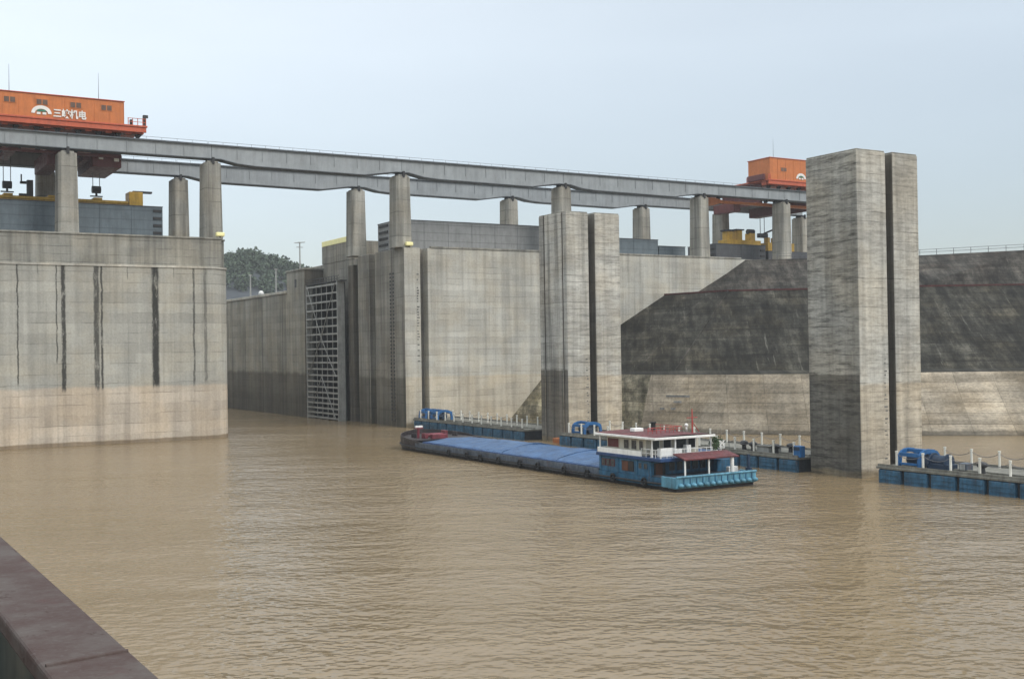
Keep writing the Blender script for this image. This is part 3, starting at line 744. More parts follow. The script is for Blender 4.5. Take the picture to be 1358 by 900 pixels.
cr2, yf2 = crane('shorter orange bridge crane partly hidden by the tall tower at right', 182.0, 206.0, 208.0, 56.4, 190.0, (186.2,), (185,), [181.2, 181.5, 181.8], 198.6)
m = MB(); m.box(180.6, 181.1, yf2 + 0.5, 197.5, 51.34, 52.6); m.build('end_rail_box', 'maroon', cr2, bev=0.04)
m = MB()
m.prism_xz([(164.8, 46.9), (169, 46.9), (172, 46.4), (181, 46.4), (181, 45.9), (171, 45.9), (168.5, 45.2), (165.6, 45.4)], 195.2, 196.4)
m.box(181, 206, 195.2, 196.4, 45.9, 46.5); m.build('lower_truss', 'orange', cr2, bev=0.04)
m = MB(); m.box(175.2, 177.2, 196, 203, 44.3, 46.3); m.build('hoist_bracket', 'maroon', cr2, bev=0.06)
m = MB(); m.box(188.8, 191.5, 196, 206, 44.4, 46.6); m.build('hoist_bracket', 'maroon', cr2, bev=0.06)
for xx in (183.2, 204):
    m = MB(); m.box(xx, xx + 0.6, 196, 209, 46.4, 51.05); m.build('hanger', 'maroon', cr2)
for hx in (190.0, 191.3):
    m = MB(); m.tube((hx, 203.5, 40.6), (hx, 203.5, 46), 0.08, 6); m.build('hoist_cable', 'wire', cr2)
m = MB(); m.box(189.4, 192.0, 203, 204, 39.6, 40.6); m.bar((189.5, 203.5, 40), (194, 203.5, 41.6), 0.3); m.build('hook_block', 'black', cr2)

# ------------------------------------------------------------------ steel stop-log boxes and lifting gear on the deck
def steel_box(label, x0, x1, z1, mat, group=None, y0=199.2, y1=209.2, endmat='gatebox_dk', ladder=True):
    b = thing('bulkhead_gate', label, 'gate', (x0, y0, 33.02), group)
    m = MB(); m.box(x0, x1, y0, y1, 33.02, z1); n = max(2, int((x1 - x0) / 5))
    for i in range(1, n): m.box(x0 + (x1 - x0) * i / n - .06, x0 + (x1 - x0) * i / n + .06, y0 - 0.08, y0 + 0.01, 33.1, z1 - 0.05)
    m.build('body', mat, b)
    m = MB(); m.box(x0 - 0.05, x1 + 0.05, y0 - 0.12, y1 + 0.1, z1, z1 + 0.12); m.build('top_flange', endmat, b)
    if ladder:
        m = MB()
        k = 0; z = 33.3
        while z < z1 - 0.6:
            m.box(x0 - 0.12, x0 + 0.01, y0 + 0.6, y0 + 4.2, z, z + 0.5); m.box(x0 - 0.12, x0 + 0.01, y0 + 5.2, y1 - 0.6, z, z + 0.5)
            m.box(x1 - 1.6, x1 - 0.2, y0 - 0.13, y0 + 0.01, z, z + 0.45); z += 1.25
        m.build('end_ribs', 'black', b)
    return b
steel_box('blue-grey steel bulkhead under the yellow lifting beam at far left', 8.0, 49.2, 39.2, 'gatebox')
steel_box('long pale grey steel bulkhead between the wall nose and the guide pier', 93.8, 136.0, 39.1, 'gatebox_lt')
steel_box('mid-height blue-grey steel bulkhead just right of the guide pier', 136.3, 156.0, 37.4, 'gatebox', ladder=False)
steel_box('lowest stepped blue-grey bulkhead at the right end of the row', 156.3, 163.6, 36.1, 'gatebox', ladder=False)
steel_box('dark grey bulkhead under the yellow machinery beside the last columns', 172.6, 187.5, 37.2, 'gatebox_dk')
steel_box('dark steel bulkhead glimpsed left of the tall tower', 188.4, 204.0, 36.0, 'gatebox_dk', ladder=False)

lb = thing('lifting_beam', 'yellow lifting beam lying along the blue-grey bulkhead at far left', 'lifting beam', (9, 203, 39.34))
m = MB(); m.box(9, 44.2, 202.4, 204.6, 39.34, 39.9); m.box(9, 44.2, 202.2, 204.8, 39.9, 40.35); m.build('beam', 'yellow', lb, bev=0.05)
m = MB(); m.box(44.3, 46.6, 202, 205, 39.34, 42.0); m.build('end_post', 'yellow', lb, bev=0.05)
m = MB(); m.box(45.2, 48.4, 203, 204, 42.0, 42.3); m.build('arm', 'black', lb)
m = MB()
for x in (12, 18, 25.2, 32, 39.2): m.box(x - 0.7, x + 0.7, 202.1, 204.9, 40.35, 40.7)
m.build('lugs', 'yellow', lb, bev=0.04)
vb = thing('valve_gear', 'grey steel hoist gear with black arms behind the leftmost column', 'machinery', (29.5, 211, 33.05))
m = MB(); m.box(28.2, 29.2, 210.9, 211.5, 43.6, 44.0); m.box(28.0, 29.2, 210.9, 211.5, 41.4, 41.9); m.box(28.3, 28.5, 211, 211.3, 44.0, 45.2); m.build('arm', 'black', vb)
m = MB(); m.box(29.2, 30.2, 210.4, 211.2, 33.05, 44.2); m.build('post', 'gatebox_dk', vb, bev=0.04)

ym = thing('lifting_machine', 'yellow lifting machinery on the dark bulkhead left of the last column', 'machinery', (180, 203, 37.34))
m = MB(); m.box(178.0, 188.3, 201.5, 204.8, 37.34, 38.6); m.build('base', 'yellow', ym, bev=0.06)
for x, h in ((179.4, 40.6), (182.4, 40.9), (186.4, 40.4)):
    m = MB(); m.box(x - 0.8, x + 0.8, 202.2, 204, 38.6, h); m.build('post', 'yellow', ym, bev=0.05)
m = MB(); m.box(178.2, 180.4, 202, 204.2, 40.6, 41.0); m.box(181.2, 183.6, 202, 204.2, 40.9, 41.2); m.tube((185.5, 203, 40.8), (187.4, 203, 40.8), 0.6, 10); m.build('cap', 'black', ym)
ym2 = thing('lifting_machine', 'small yellow lifting frame squeezed between the last column and the tower', 'machinery', (192, 203, 36.14))
m = MB(); m.box(190.5, 199, 201.5, 204.5, 36.14, 38.3); m.build('base', 'yellow', ym2, bev=0.06)
for x in (191.6, 193.8, 197):
    m = MB(); m.box(x - 0.35, x + 0.35, 202.3, 203.7, 38.3, 39.6); m.build('post', 'yellow', ym2, bev=0.05)

# small yellow lamps at the edges of the deck
def lamp(x, y, z, label):
    l = thing('deck_lamp', label, 'lamp', (x, y, z), 'yellow deck lamps')
    m = MB(); m.box(x - 0.7, x + 0.7, y - 0.4, y + 0.4, z + 0.25, z + 0.95); m.build('housing', 'pale_yellow', l, bev=0.12)
    m = MB(); m.tube((x, y, z), (x, y, z + 0.25), 0.12); m.build('stem', 'black', l)
    return l
lamp(56.2, 189.4, 33.31, 'pale yellow lamp at the right edge of the left lock pier')
lamp(91.6, 190.48 + 0.02, 33.03, 'pale yellow lamp at the column foot on the wall nose')
b = thing('signal_lamp', 'small black signal lamp on the left lock pier edge', 'lamp', (57.1, 192.4, 33.31))
m = MB(); m.tube((57.1, 192.4, 33.31), (57.1, 192.4, 34.2), 0.07); m.build('stem', 'black', b)
m = MB(); m.ball((57.1, 192.4, 34.4), 0.36); m.build('head', 'black', b, smooth=True)

# ------------------------------------------------------------------ embankment between the two lock lines
em = thing('embankment', 'dark stained concrete slope rising from the water behind the towers', 'embankment', (150, 150, 0))
def strip(a, b, mb, mi=0, sub=1):
    """quads between two polylines of equal length"""
    n = len(a); mb.add(list(a) + list(b), [(i, i + 1, n + i + 1, n + i) for i in range(n - 1)], mi)
foot = [(112.0, 191.0), (117.3, 155.5), (122.4, 141.0), (130.4, 129.8), (142.4, 117.9), (153.1, 108.3), (190, 76), (240, 30)]
aptop = [(121.0, 191.0), (121.6, 157.8), (128.2, 145.0), (137.6, 135.6), (152.6, 125.4), (164.4, 117.0), (202, 84), (252, 38)]
s2 = [(122.2, 191.0), (130.4, 162.4), (136.8, 151.5), (144.0, 141.6), (155.4, 129.2), (166.2, 120.5), (203.4, 87.2), (253.4, 41.2)]
berm = [(150.6, 191.0), (153.0, 173.4), (158.0, 169.5), (165.2, 164.0), (180.7, 149.4), (196.8, 139.4), (232, 108), (282, 62)]
berm2 = [(158.2, 191.0), (160.0, 180.0), (164, 176.5), (171.0, 171.5), (186.2, 156.4), (202.0, 146.4), (237.4, 114), (287, 68)]
top = [(172.2, 191.0), (174.0, 190.0), (178.6, 186.2), (186.0, 180.4), (201.8, 167.1), (212.1, 149.3), (250, 124), (300, 80)]
Zs = lambda pts, z: [(x, y, z) for x, y in pts]
def lerp(a, b, t): return [tuple(p + (q - p) * t for p, q in zip(u, v)) for u, v in zip(a, b)]
A0, A1, A2 = Zs(foot, 0), Zs(aptop, WL), Zs(s2, WL + 0.45)
low = [(x + (x - bx) * 0.3, y + (y - by) * 0.3, -3) for (x, y), (bx, by) in zip(foot, aptop)]
m = MB()
full = [low, A0, A1]
for a, b2 in zip(full[:-1], full[1:]): strip(a[1:], b2[1:], m)
m.build('apron', 'apron', em)
m = MB()
for a, b2 in zip(full[:-1], full[1:]): strip(a[:2], b2[:2], m)
B0 = Zs(berm, 24.9)
mid = [A1] + [lerp(A2, B0, t) for t in (0, .25, .5, .75, 1)]
m.build('mossy_facet', 'facet', em)
m = MB()
for a, b2 in zip(mid[:-1], mid[1:]): strip(a, b2, m)
m.build('lower_slope', 'slope', em)
m = MB(); strip(B0, Zs(berm2, 25.0), m); m.build('berm', 'deck', em)
m = MB(); strip(Zs(berm2, 25.0), Zs(top, 32.9), m); m.build('upper_slope', 'slope_up', em)
m = MB()
for (a, b2) in zip(B0[:-1], B0[1:]):
    d = Vector((b2[0] - a[0], b2[1] - a[1])).normalized(); nx, ny = d.y, -d.x
    if nx * 0.79 + ny * 0.61 > 0: nx, ny = -nx, -ny
    m.add([(a[0] + nx * .15, a[1] + ny * .15, 24.85), (b2[0] + nx * .15, b2[1] + ny * .15, 24.85), (b2[0] + nx * .15, b2[1] + ny * .15, 25.18), (a[0] + nx * .15, a[1] + ny * .15, 25.18),
           (a[0] - nx * .2, a[1] - ny * .2, 24.85), (b2[0] - nx * .2, b2[1] - ny * .2, 24.85), (b2[0] - nx * .2, b2[1] - ny * .2, 25.18), (a[0] - nx * .2, a[1] - ny * .2, 25.18)],
          [(0, 1, 2, 3), (7, 6, 5, 4), (3, 2, 6, 7), (0, 3, 7, 4), (1, 5, 6, 2)])
m.build('red_kerb', 'redline', em)
for a, b2 in ((A2[1], B0[1]), (A2[0], B0[0])):
    m = MB(); m.tube((a[0], a[1] - .15, a[2]), (b2[0], b2[1] - .15, b2[2]), 0.13, 6); m.build('edge_kerb', 'slope_up', em)
for t in (0.42, 0.72):
    a, b2 = lerp([A2[0]], [A2[1]], t)[0], lerp([B0[0]], [B0[1]], t)[0]
    m = MB(); m.tube((a[0] - .02, a[1], a[2]), (b2[0] - .02, b2[1], b2[2]), 0.10, 6); m.build('edge_kerb', 'slope_up', em)
m = MB(); m.tube((berm2[0][0], 190.85, 25.1), (top[0][0], 190.85, 33.0), 0.25, 6); m.build('edge_kerb', 'slope_up', em)
m = MB()       # flat top behind the slope
tp = Zs(top, 32.9)
m.add(tp + [(330, 80, 32.9), (330, 190.3, 32.9)], [tuple(range(len(tp) + 2))]); m.build('crest', 'deck', em)
m = MB()       # faint inscription low on the apron
def on_apron(u, v):
    a, b2 = Vector(A0[1]), Vector(A0[2]); c, d = Vector(A1[1]), Vector(A1[2])
    return (a.lerp(b2, u)).lerp(c.lerp(d, u), v) + Vector((-0.79, -0.61, 0.3)) * 0.03
for u0, u1, v in ((.25, .55, .60), (.36, .46, .50), (.20, .26, .38), (.34, .4, .38)):
    m.add([on_apron(u0, v), on_apron(u1, v), on_apron(u1, v + .035), on_apron(u0, v + .035)], [(0, 1, 2, 3)])
m.build('faded_marking', 'gauge', em)

rl = thing('railing', 'thin pale railing along the crest of the dark slope at right', 'railing', (201, 167, 32.9))
crest = [Vector(p) for p in tp[2:]]
for a, b2 in zip(crest[:-1], crest[1:]):
    n = int((b2 - a).length / 3.0)
    for i in range(n):
        p = a.lerp(b2, i / n); m = MB(); m.box(p.x - .04, p.x + .04, p.y - .04, p.y + .04, 32.9, 34.1); m.build('post', 'wire', rl)
m = MB()
for a, b2 in zip(crest[:-1], crest[1:]):
    for h in (0.65, 1.2): m.tube(a + Vector((0, 0, h)), b2 + Vector((0, 0, h)), 0.045, 5)
m.build('rails', 'wire', rl)

# ------------------------------------------------------------------ guide towers
def tower(label, x0, x1, y0, y1, sx0, sx1, side, groove):
    t = thing('guide_tower', label, 'tower', (x0, y0, 0))
    zt = 34.35; dp = 2.3
    poly = [(x0, y0), (sx0, y0), (sx0, y0 + dp), (sx1, y0 + dp), (sx1, y0), (x1, y0), (x1, y1), (x0, y1)]
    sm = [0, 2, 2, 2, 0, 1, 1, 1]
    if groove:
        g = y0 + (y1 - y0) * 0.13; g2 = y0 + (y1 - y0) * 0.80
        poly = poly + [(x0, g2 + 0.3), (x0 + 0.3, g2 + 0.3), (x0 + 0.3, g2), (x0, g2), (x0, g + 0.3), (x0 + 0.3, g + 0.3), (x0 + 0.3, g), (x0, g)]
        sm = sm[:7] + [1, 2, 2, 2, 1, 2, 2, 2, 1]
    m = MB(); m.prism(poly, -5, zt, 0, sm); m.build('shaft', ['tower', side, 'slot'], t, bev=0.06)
    m = MB()
    for xa, xb in ((x0, sx0), (sx1, x1)):
        m.box(xa + 0.06, xb - 0.06, y0 + 0.08, y1 - 0.08, zt + 0.003, zt + 0.16)
    m.build('cap', 'parapet', t, bev=0.03)
    m = MB()
    for i in range(26):
        z0 = 1.8 + i * 0.42
        if i % 3 != 2: m.box(sx0 - random.choice((0.8, 0.7, 0.6)), sx0 - random.choice((0.5, 0.3, 0.45)), y0 - 0.012, y0 + 0.02, z0, z0 + random.choice((0.1, 0.16)))
    m.build('depth_gauge', 'gauge', t)
    m = MB()
    for z in range(1, 60):
        m.box(sx0 + 0.02, sx0 + 0.24, y0 + 0.25, y0 + 0.33, z * 0.55, z * 0.55 + 0.09)
    m.build('slot_rungs', 'gauge', t)
    return t
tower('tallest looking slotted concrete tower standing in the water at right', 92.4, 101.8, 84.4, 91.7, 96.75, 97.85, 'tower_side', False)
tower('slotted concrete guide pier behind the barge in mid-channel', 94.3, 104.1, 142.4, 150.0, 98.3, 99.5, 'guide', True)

# ------------------------------------------------------------------ floating guide walls (pontoons)
def pontoon(label, y_start, n, post_x, pitch=3.22):
    """n float tanks from y_start towards +y"""
    xs0, xs1 = 91.4, 99.4
    L = n * pitch
    p = thing('floating_walkway', label, 'pontoon', (xs0, y_start, 0), 'floating walkways of blue tanks')
    m = MB(); m.box(xs0 + 0.35, xs1 - 0.35, y_start + 0.1, y_start + L - 0.1, -0.8, 1.35); m.build('frame', 'dark_gap', p)
    m = MB(); m.box(xs0 - 0.05, xs1 + 0.05, y_start, y_start + L, 1.38, 1.62); m.build('deck', 'ponddeck', p, bev=0.03)
    m = MB()
    for x in (xs0 + 0.1, xs1 - 0.2): m.box(x, x + 0.12, y_start + 0.1, y_start + L - 0.1, 1.62, 1.86)
    m.box(xs0 + 2.2, xs0 + 2.5, y_start + 0.5, y_start + L - 0.5, 1.62, 1.8)
    m.build('kerb_pipe', 'ponddeck', p)
    m0 = MB(); y = y_start + 0.2; m0.box(xs0, xs0 + 2.4, y, y + pitch - 0.42, -0.7, 1.34); f0 = m0.build('float_tank', 'pontoon', p, bev=0.14, seg=2)
    m0 = MB()
    for zz in (0.35, 0.8): m0.box(xs0 - 0.06, xs0 + 0.02, y + 0.15, y + pitch - 0.57, zz, zz + 0.1)
    r0 = m0.build('rib', 'pontoon', f0)
    for i in range(1, n):
        f = f0.copy(); COL.objects.link(f); f.location = (0, i * pitch, 0)
        r = r0.copy(); COL.objects.link(r); r.parent = f
    q0 = None
    for x in post_x:
        for i in range(n):
            if q0 is None:
                m = MB(); m.tube((x, y_start + 0.9, 1.62), (x, y_start + 0.9, 3.15), 0.12, 10); m.tube((x, y_start + 0.9, 3.15), (x, y_start + 0.9, 3.28), 0.15, 10)
                q0 = m.build('post', 'post', p)
            else:
                q = q0.copy(); COL.objects.link(q); q.location = (x - post_x[0], i * pitch, 0)
    for x in post_x:
        m = MB()
        for i in range(n - 1):
            ya, yb = y_start + 0.9 + i * pitch, y_start + 0.9 + (i + 1) * pitch
            ps = [(x, ya + (yb - ya) * k / 5, 3.0 - 0.45 * (1 - (2 * k / 5 - 1) ** 2)) for k in range(6)]
            for a, b in zip(ps[:-1], ps[1:]): m.tube(a, b, 0.03, 4)
        m.build('chain', 'wire', p)
    return p, xs0, xs1
def roller_frame(label, y0, y1, tank=True, x0=92.2, group='blue roller frames at the walkway ends'):
    """arched blue guide frame with a drum, standing on the walkway deck"""
    r = thing('roller_frame', label, 'roller frame', (x0, y0, 1.62), group)
    x1 = x0 + 3.2; n = 8
    for y in (y0, y1 - 0.25):
        m = MB(); out = []; inn = []
        for i in range(n + 1):
            a = math.pi * i / n
            out.append(((x0 + x1) / 2 - (x1 - x0) / 2 * math.cos(a), 2.15 + 1.35 * math.sin(a) ** 0.6)); inn.append(((x0 + x1) / 2 - ((x1 - x0) / 2 - .4) * math.cos(a), 2.1 + 1.0 * math.sin(a) ** 0.6))
        out = [(x0, 1.63)] + out + [(x1, 1.63)]; inn = [(x0 + .4, 1.63)] + inn + [(x1 - .4, 1.63)]
        for i in range(len(out) - 1):
            a, b2, c, d = out[i], out[i + 1], inn[i + 1], inn[i]
            m.add([(a[0], y, a[1]), (b2[0], y, b2[1]), (c[0], y, c[1]), (d[0], y, d[1]), (a[0], y + .25, a[1]), (b2[0], y + .25, b2[1]), (c[0], y + .25, c[1]), (d[0], y + .25, d[1])],
                  [(0, 1, 2, 3), (7, 6, 5, 4), (0, 4, 5, 1), (2, 6, 7, 3)])
        m.build('arch', 'roller_blue', r)
    m = MB(); m.box(x0 + 0.02, x0 + 0.3, y0 + 0.25, y1 - 0.25, 2.75, 3.1); m.box(x0 + 0.02, x0 + 0.3, y0 + 0.25, y1 - 0.25, 1.9, 2.1)
    m.box(x1 - 0.3, x1 - .02, y0 + 0.25, y1 - 0.25, 2.75, 3.1); m.box((x0 + x1) / 2 - .3, (x0 + x1) / 2 + .3, y0 + 0.25, y1 - .25, 3.12, 3.42); m.build('side_beam', 'roller_blue', r)
    m = MB(); m.tube(((x0 + x1) / 2, y0 + 0.3, 2.35), ((x0 + x1) / 2, y1 - 0.3, 2.35), 0.62, 16); m.build('drum', 'navy', r)
    return r
p3, xa, xb = pontoon('blue floating walkway leaving the tall tower at the right edge', 52.6, 9, (91.75, 99.0))
p2, xa, xb = pontoon('blue floating walkway between the tall tower and the guide pier, behind the barge', 92.6, 15, (91.75, 99.0))
p1, xa, xb = pontoon('blue floating walkway from the guide pier to the wall nose', 147.2 + 3.5, 12, (91.75, 96.6))
roller_frame('bright blue arched roller frame on the right-hand walkway by the tower', 76.9, 79.6)
rd = thing('winch_drum', 'dark navy winch drum on the right-hand walkway beside the blue frame', 'winch', (93, 75, 1.62))
m = MB(); m.tube((93.6, 74.6, 2.4), (93.6, 76.2, 2.4), 0.6, 18); m.build('drum', 'navy', rd)
m = MB(); m.box(92.9, 94.3, 74.0, 76.6, 1.63, 2.2); m.build('bed', 'navy', rd, bev=0.05)
for y in (74.45, 76.15):
    m = MB(); m.tube((93.6, y, 2.4), (93.6, y + 0.12, 2.4), 0.8, 18); m.build('flange', 'navy', rd)
eb = thing('electric_box', 'slate grey equipment box next to the winch drum on the right-hand walkway', 'box', (94, 72.6, 1.62))
m = MB(); m.box(93.6, 94.6, 72.5, 73.4, 1.63, 2.4); m.build('cabinet', 'hull', eb, bev=0.05)
m = MB(); m.box(93.56, 93.61, 72.65, 73.25, 1.75, 2.3); m.build('door', 'gate_frame', eb)
roller_frame('blue roller frame on the middle walkway against the guide pier, above the barge roof', 135.4, 138.6)
roller_frame('blue roller frame on the left walkway nearest the wall nose', 186.0, 188.8)
roller_frame('second blue roller frame from the wall nose on the left walkway', 181.4, 184.2)
bx = thing('fender_block', 'blue fender block hanging on the tower side above the middle walkway', 'fender', (91.7, 90.4, 1.62))
m = MB(); m.box(91.6, 92.38, 92.4, 93.5, 1.63, 2.9); m.build('block', 'roller_blue', bx, bev=0.1, seg=2)
m = MB(); m.box(91.54, 91.6, 92.5, 93.4, 2.4, 2.8); m.build('cap_plate', 'navy', bx)
fl = thing('marker_float', 'small orange float in the water at the foot of the guide pier', 'float', (93, 143, 0))
m = MB(); m.box(92.6, 93.8, 141.4, 144.4, -0.3, 0.75); m.build('hull', 'buoy', fl, bev=0.15, seg=2)
m = MB(); m.tube((93.2, 142.9, 0.75), (93.2, 142.9, 1.3), 0.12); m.build('staff', 'buoy', fl)

def bollard(x, y, label):
    b = thing('mooring_bollard', label, 'bollard', (x, y, 1.62), 'black mooring bollards on the walkways')
    m = MB(); m.tube((x, y, 1.62), (x, y, 2.35), 0.30, 14, 0.24); m.build('stem', 'black', b)
    m = MB(); m.ball((x, y, 2.5), 0.52, 14, 8, 0.6); m.build('head', 'black', b, smooth=True)
    m = MB(); m.box(x - 0.5, x + 0.5, y - 0.5, y + 0.5, 1.63, 1.72); m.build('base_plate', 'ponddeck', b)
    return b
b0 = bollard(92.9, 70.2, 'black bollard on the right-hand walkway near the picture edge')
dup(b0, (92.9, 101.3, 1.62), 'black bollard on the middle walkway just right of the barge stern')
dup(b0, (92.6, 97.2, 1.62), 'lower of two black bollards nearest the tall tower on the middle walkway')
dup(b0, (94.6, 96.9, 1.62), 'black bollard set back towards the far edge near the tall tower')
dup(b0, (93.4, 103.4, 1.62), 'black bollard partly hidden behind the plants on the barge stern')
sk = thing('skylight_hatch', 'pale green deck hatch on the middle walkway between bollards', 'hatch', (92.5, 98.6, 1.62))
m = MB(); m.box(92.4, 94.4, 98.2, 100.2, 1.63, 2.35); m.build('coaming', 'gate_frame', sk, bev=0.05)
m = MB(); m.box(92.3, 94.5, 98.1, 100.3, 2.35, 2.47); m.build('lid', 'ponddeck', sk, bev=0.03)

# ------------------------------------------------------------------ barge
BX, BY = 69.8, 87.8
bg = thing('cargo_barge', 'blue river barge with tarpaulined hold and maroon-roofed deckhouse', 'barge', (BX + 5.3, BY, 0))
W = 10.6
secs = []     # (y, inset, deck z)
for i in range(56):
    u = 66.0 * i / 55
    ins = 0.0; zd = 1.15
    if u > 54:
        q = (u - 54) / 12; ins = 4.6 * max(0, (u - 57.5) / 8.5) ** 3.6; zd = 1.15 + 0.65 * q ** 1.5
    if u < 4: ins = 0.25 * (1 - u / 4); zd = 1.15 + 0.1 * (1 - u / 4)
    secs.append((BY + u, ins, zd))
def hull_ring(y, ins, z, flare=0.0): return (BX + ins + flare, y, z), (BX + W - ins - flare, y, z)
def hull_part(za, zb, fa, fb, name, mat, sel=None, cap=True):
    m = MB(); n = 0; vs = []; fs = []
    ss = [q for q in secs if sel is None or sel(q[0])]
    for y, ins, zd in ss:
        z0 = za(zd); z1 = zb(zd)
        a, b = hull_ring(y, ins, z0, fa(y)); c, d = hull_ring(y, ins, z1, fb(y)); vs += [a, c, d, b]
    for i in range(len(ss) - 1):
        o = i * 4
        for k in range(4): fs.append((o + k, o + (k + 1) % 4, o + 4 + (k + 1) % 4, o + 4 + k))
    fs += [(0, 1, 2, 3), tuple(len(vs) - 4 + k for k in (3, 2, 1, 0))]
    m.add(vs, fs); return m.build(name, mat, bg)
bowf = lambda y: 0.25 + 0.45 * max(0, (y - BY - 58) / 8) + 0.4 * max(0, (BY + 2 - y) / 2)
zero = lambda y: 0.0
hull_part(lambda z: -1.2, lambda z: 0.34, lambda y: 0.7, lambda y: 0.10, 'boot_stripe', 'boot')
hull_part(lambda z: 0.342, lambda z: z, lambda y: 0.06, zero, 'hull', 'hull', lambda y: BY + 11.0 < y < BY + 56.5)
hull_part(lambda z: 0.342, lambda z: z, lambda y: 0.055, zero, 'bow_plating', 'bow', lambda y: y > BY + 56.3)
hull_part(lambda z: 0.342, lambda z: z, lambda y: 0.055, lambda y: -0.01, 'stern_hull', 'hull_blue', lambda y: y < BY + 12.2)
for sx in (0, 1):      # rubbing strakes
    m = MB()
    for (ya, ia, za), (yb, ib, zb2) in zip(secs[:-1], secs[1:]):
        xa_, xb_ = (BX + ia - 0.12, BX + ib - 0.12) if sx == 0 else (BX + W - ia + 0.12, BX + W - ib + 0.12)
        m.tube((xa_, ya, 0.62 * za / 1.15), (xb_, yb, 0.62 * zb2 / 1.15), 0.1, 6)
    m.build('rubbing_strake', 'boot', bg)
m = MB()      # gunwale bulwark forward, dark at the bow
def bulwark(sel, h, mat, name):
    ss = [q for q in secs if sel(q[0])]
    for sx in (0, 1):
        m = MB()
        for (ya, ia, za), (yb, ib, zb2) in zip(ss[:-1], ss[1:]):
            xa_, xb_ = (BX + ia, BX + ib) if sx == 0 else (BX + W - ia, BX + W - ib); t = 0.12 if sx == 0 else -0.12
            ha, hb = h(ya), h(yb)
            m.add([(xa_, ya, za + .003), (xb_, yb, zb2 + .003), (xb_, yb, zb2 + hb), (xa_, ya, za + ha), (xa_ + t, ya, za + .003), (xb_ + t, yb, zb2 + .003), (xb_ + t, yb, zb2 + hb), (xa_ + t, ya, za + ha)],
                  [(0, 1, 2, 3), (7, 6, 5, 4), (3, 2, 6, 7), (0, 3, 7, 4), (1, 5, 6, 2)])
        y, ins, zd = ss[-1]
        if name == 'bow_bulwark' and sx == 0: m.box(BX + ins, BX + W - ins, y - 0.12, y, zd + .003, zd + h(y))
        m.build(name, mat, bg)
bulwark(lambda y: y > BY + 54.5, lambda y: 0.25 + 0.35 * (y - BY - 54.5) / 11, 'bow', 'bow_bulwark')
bulwark(lambda y: BY + 11 < y < BY + 55.5, lambda y: 0.16, 'hull', 'gunwale')
m = MB(); m.box(BX + 0.5, BX + W - 0.5, BY + 10, BY + 58, 1.14, 1.2); m.build('side_deck', 'hull', bg)
m = MB(); m.prism([(BX + 0.3, BY + 56.2), (BX + W - .3, BY + 56.2), (BX + W - .7, BY + 61.5), (BX + W - 2.2, BY + 64), (BX + 2.2, BY + 64), (BX + .7, BY + 61.5)], 1.5, 1.58); m.build('bow_deck', 'bow', bg)
# windlass on the bow
wl = MB(); wl.tube((BX + 2.6, BY + 58.6, 2.0), (BX + 5.8, BY + 58.6, 2.0), 0.3, 12); wl.box(BX + 2.4, BX + 2.9, BY + 58.0, BY + 59.2, 1.58, 2.3); wl.box(BX + 5.5, BX + 6.0, BY + 58.0, BY + 59.2, 1.58, 2.6)
wl.box(BX + 3.0, BX + 5.4, BY + 56.800000000000004, BY + 57.6, 1.58, 2.2)
w0 = wl.build('windlass', 'winch', bg, bev=0.04)
m = MB(); m.tube((BX + 2.2, BY + 59.800000000000004, 1.58), (BX + 2.2, BY + 59.800000000000004, 3.0), 0.2, 10); m.box(BX + 1.7, BX + 2.9, BY + 59.6, BY + 60.0, 2.9, 3.1); m.build('bow_post', 'winch', bg)
m = MB(); m.box(BX + 1.75, BX + 2.85, BY + 59.620000000000005, BY + 59.980000000000004, 3.1, 3.35); m.build('bow_lamp', 'white', bg)
for x in (BX + 2.0, BX + W - 2.0):
    for y in (BY + 60.4, BY + 61.2):
        m = MB(); m.tube((x, y, 1.58), (x, y, 2.2), 0.22, 10); m.build('bollard', 'bow', bg)
# coaming and tarpaulins
m = MB(); m.box(BX + 0.75, BX + W - 0.75, BY + 12.3, BY + 55.4, 1.2, 1.42); m.build('hatch_coaming', 'navyband', bg)
def tarp(ya, yb, rise_a, rise_b):
    nx, ny = 26, int((yb - ya) * 2.2)
    m = MB(); vs = []
    for j in range(ny + 1):
        for i in range(nx + 1):
            v = i / nx; u = j / ny
            x = BX + 0.62 + (W - 1.24) * v; y = ya + (yb - ya) * u
            ridge = 1 - abs(2 * v - 1) ** 1.35
            h = 1.47 + 0.75 * ridge + (rise_a * (1 - u) ** 3 + rise_b * u ** 3) * (0.35 + 0.65 * ridge)
            h += 0.13 * mnoise.noise((x * 0.35, y * 0.28, ya)) * (0.3 + ridge) + 0.07 * mnoise.noise((x * 1.3, y * 0.8, 4 + ya))
            edge = min(v, 1 - v)
            if edge < 0.001: h = 1.30 + 0.06 * mnoise.noise((0, y * 0.8, ya))
            vs.append((x, y, h))
    fs = [(j * (nx + 1) + i, j * (nx + 1) + i + 1, (j + 1) * (nx + 1) + i + 1, (j + 1) * (nx + 1) + i) for j in range(ny) for i in range(nx)]
    m.add(vs, fs)
    bl = [(BX + .62 + (W - 1.24) * i / nx) for i in range(nx + 1)]
    for j in (0, ny):       # end curtains
        o = j * (nx + 1)
        m.add([vs[o + i] for i in range(nx + 1)] + [(bl[i], vs[o + i][1], 1.3) for i in range(nx + 1)], [(i, i + 1, nx + 2 + i, nx + 1 + i) for i in range(nx)])
    return m.build('tarpaulin', 'tarp', bg, smooth=True)
tarp(BY + 33.6, BY + 55.0, 0.16, -0.4)
tarp(BY + 21.4, BY + 33.5, 0.18, 0.08)
tarp(BY + 12.4, BY + 21.3, 0.1, 0.05)
m = MB(); m.tube((BX + 0.5, BY + 12.4, 1.32), (BX + 0.5, BY + 55.0, 1.32), 0.07, 6); m.build('tarp_rope', 'navyband', bg)
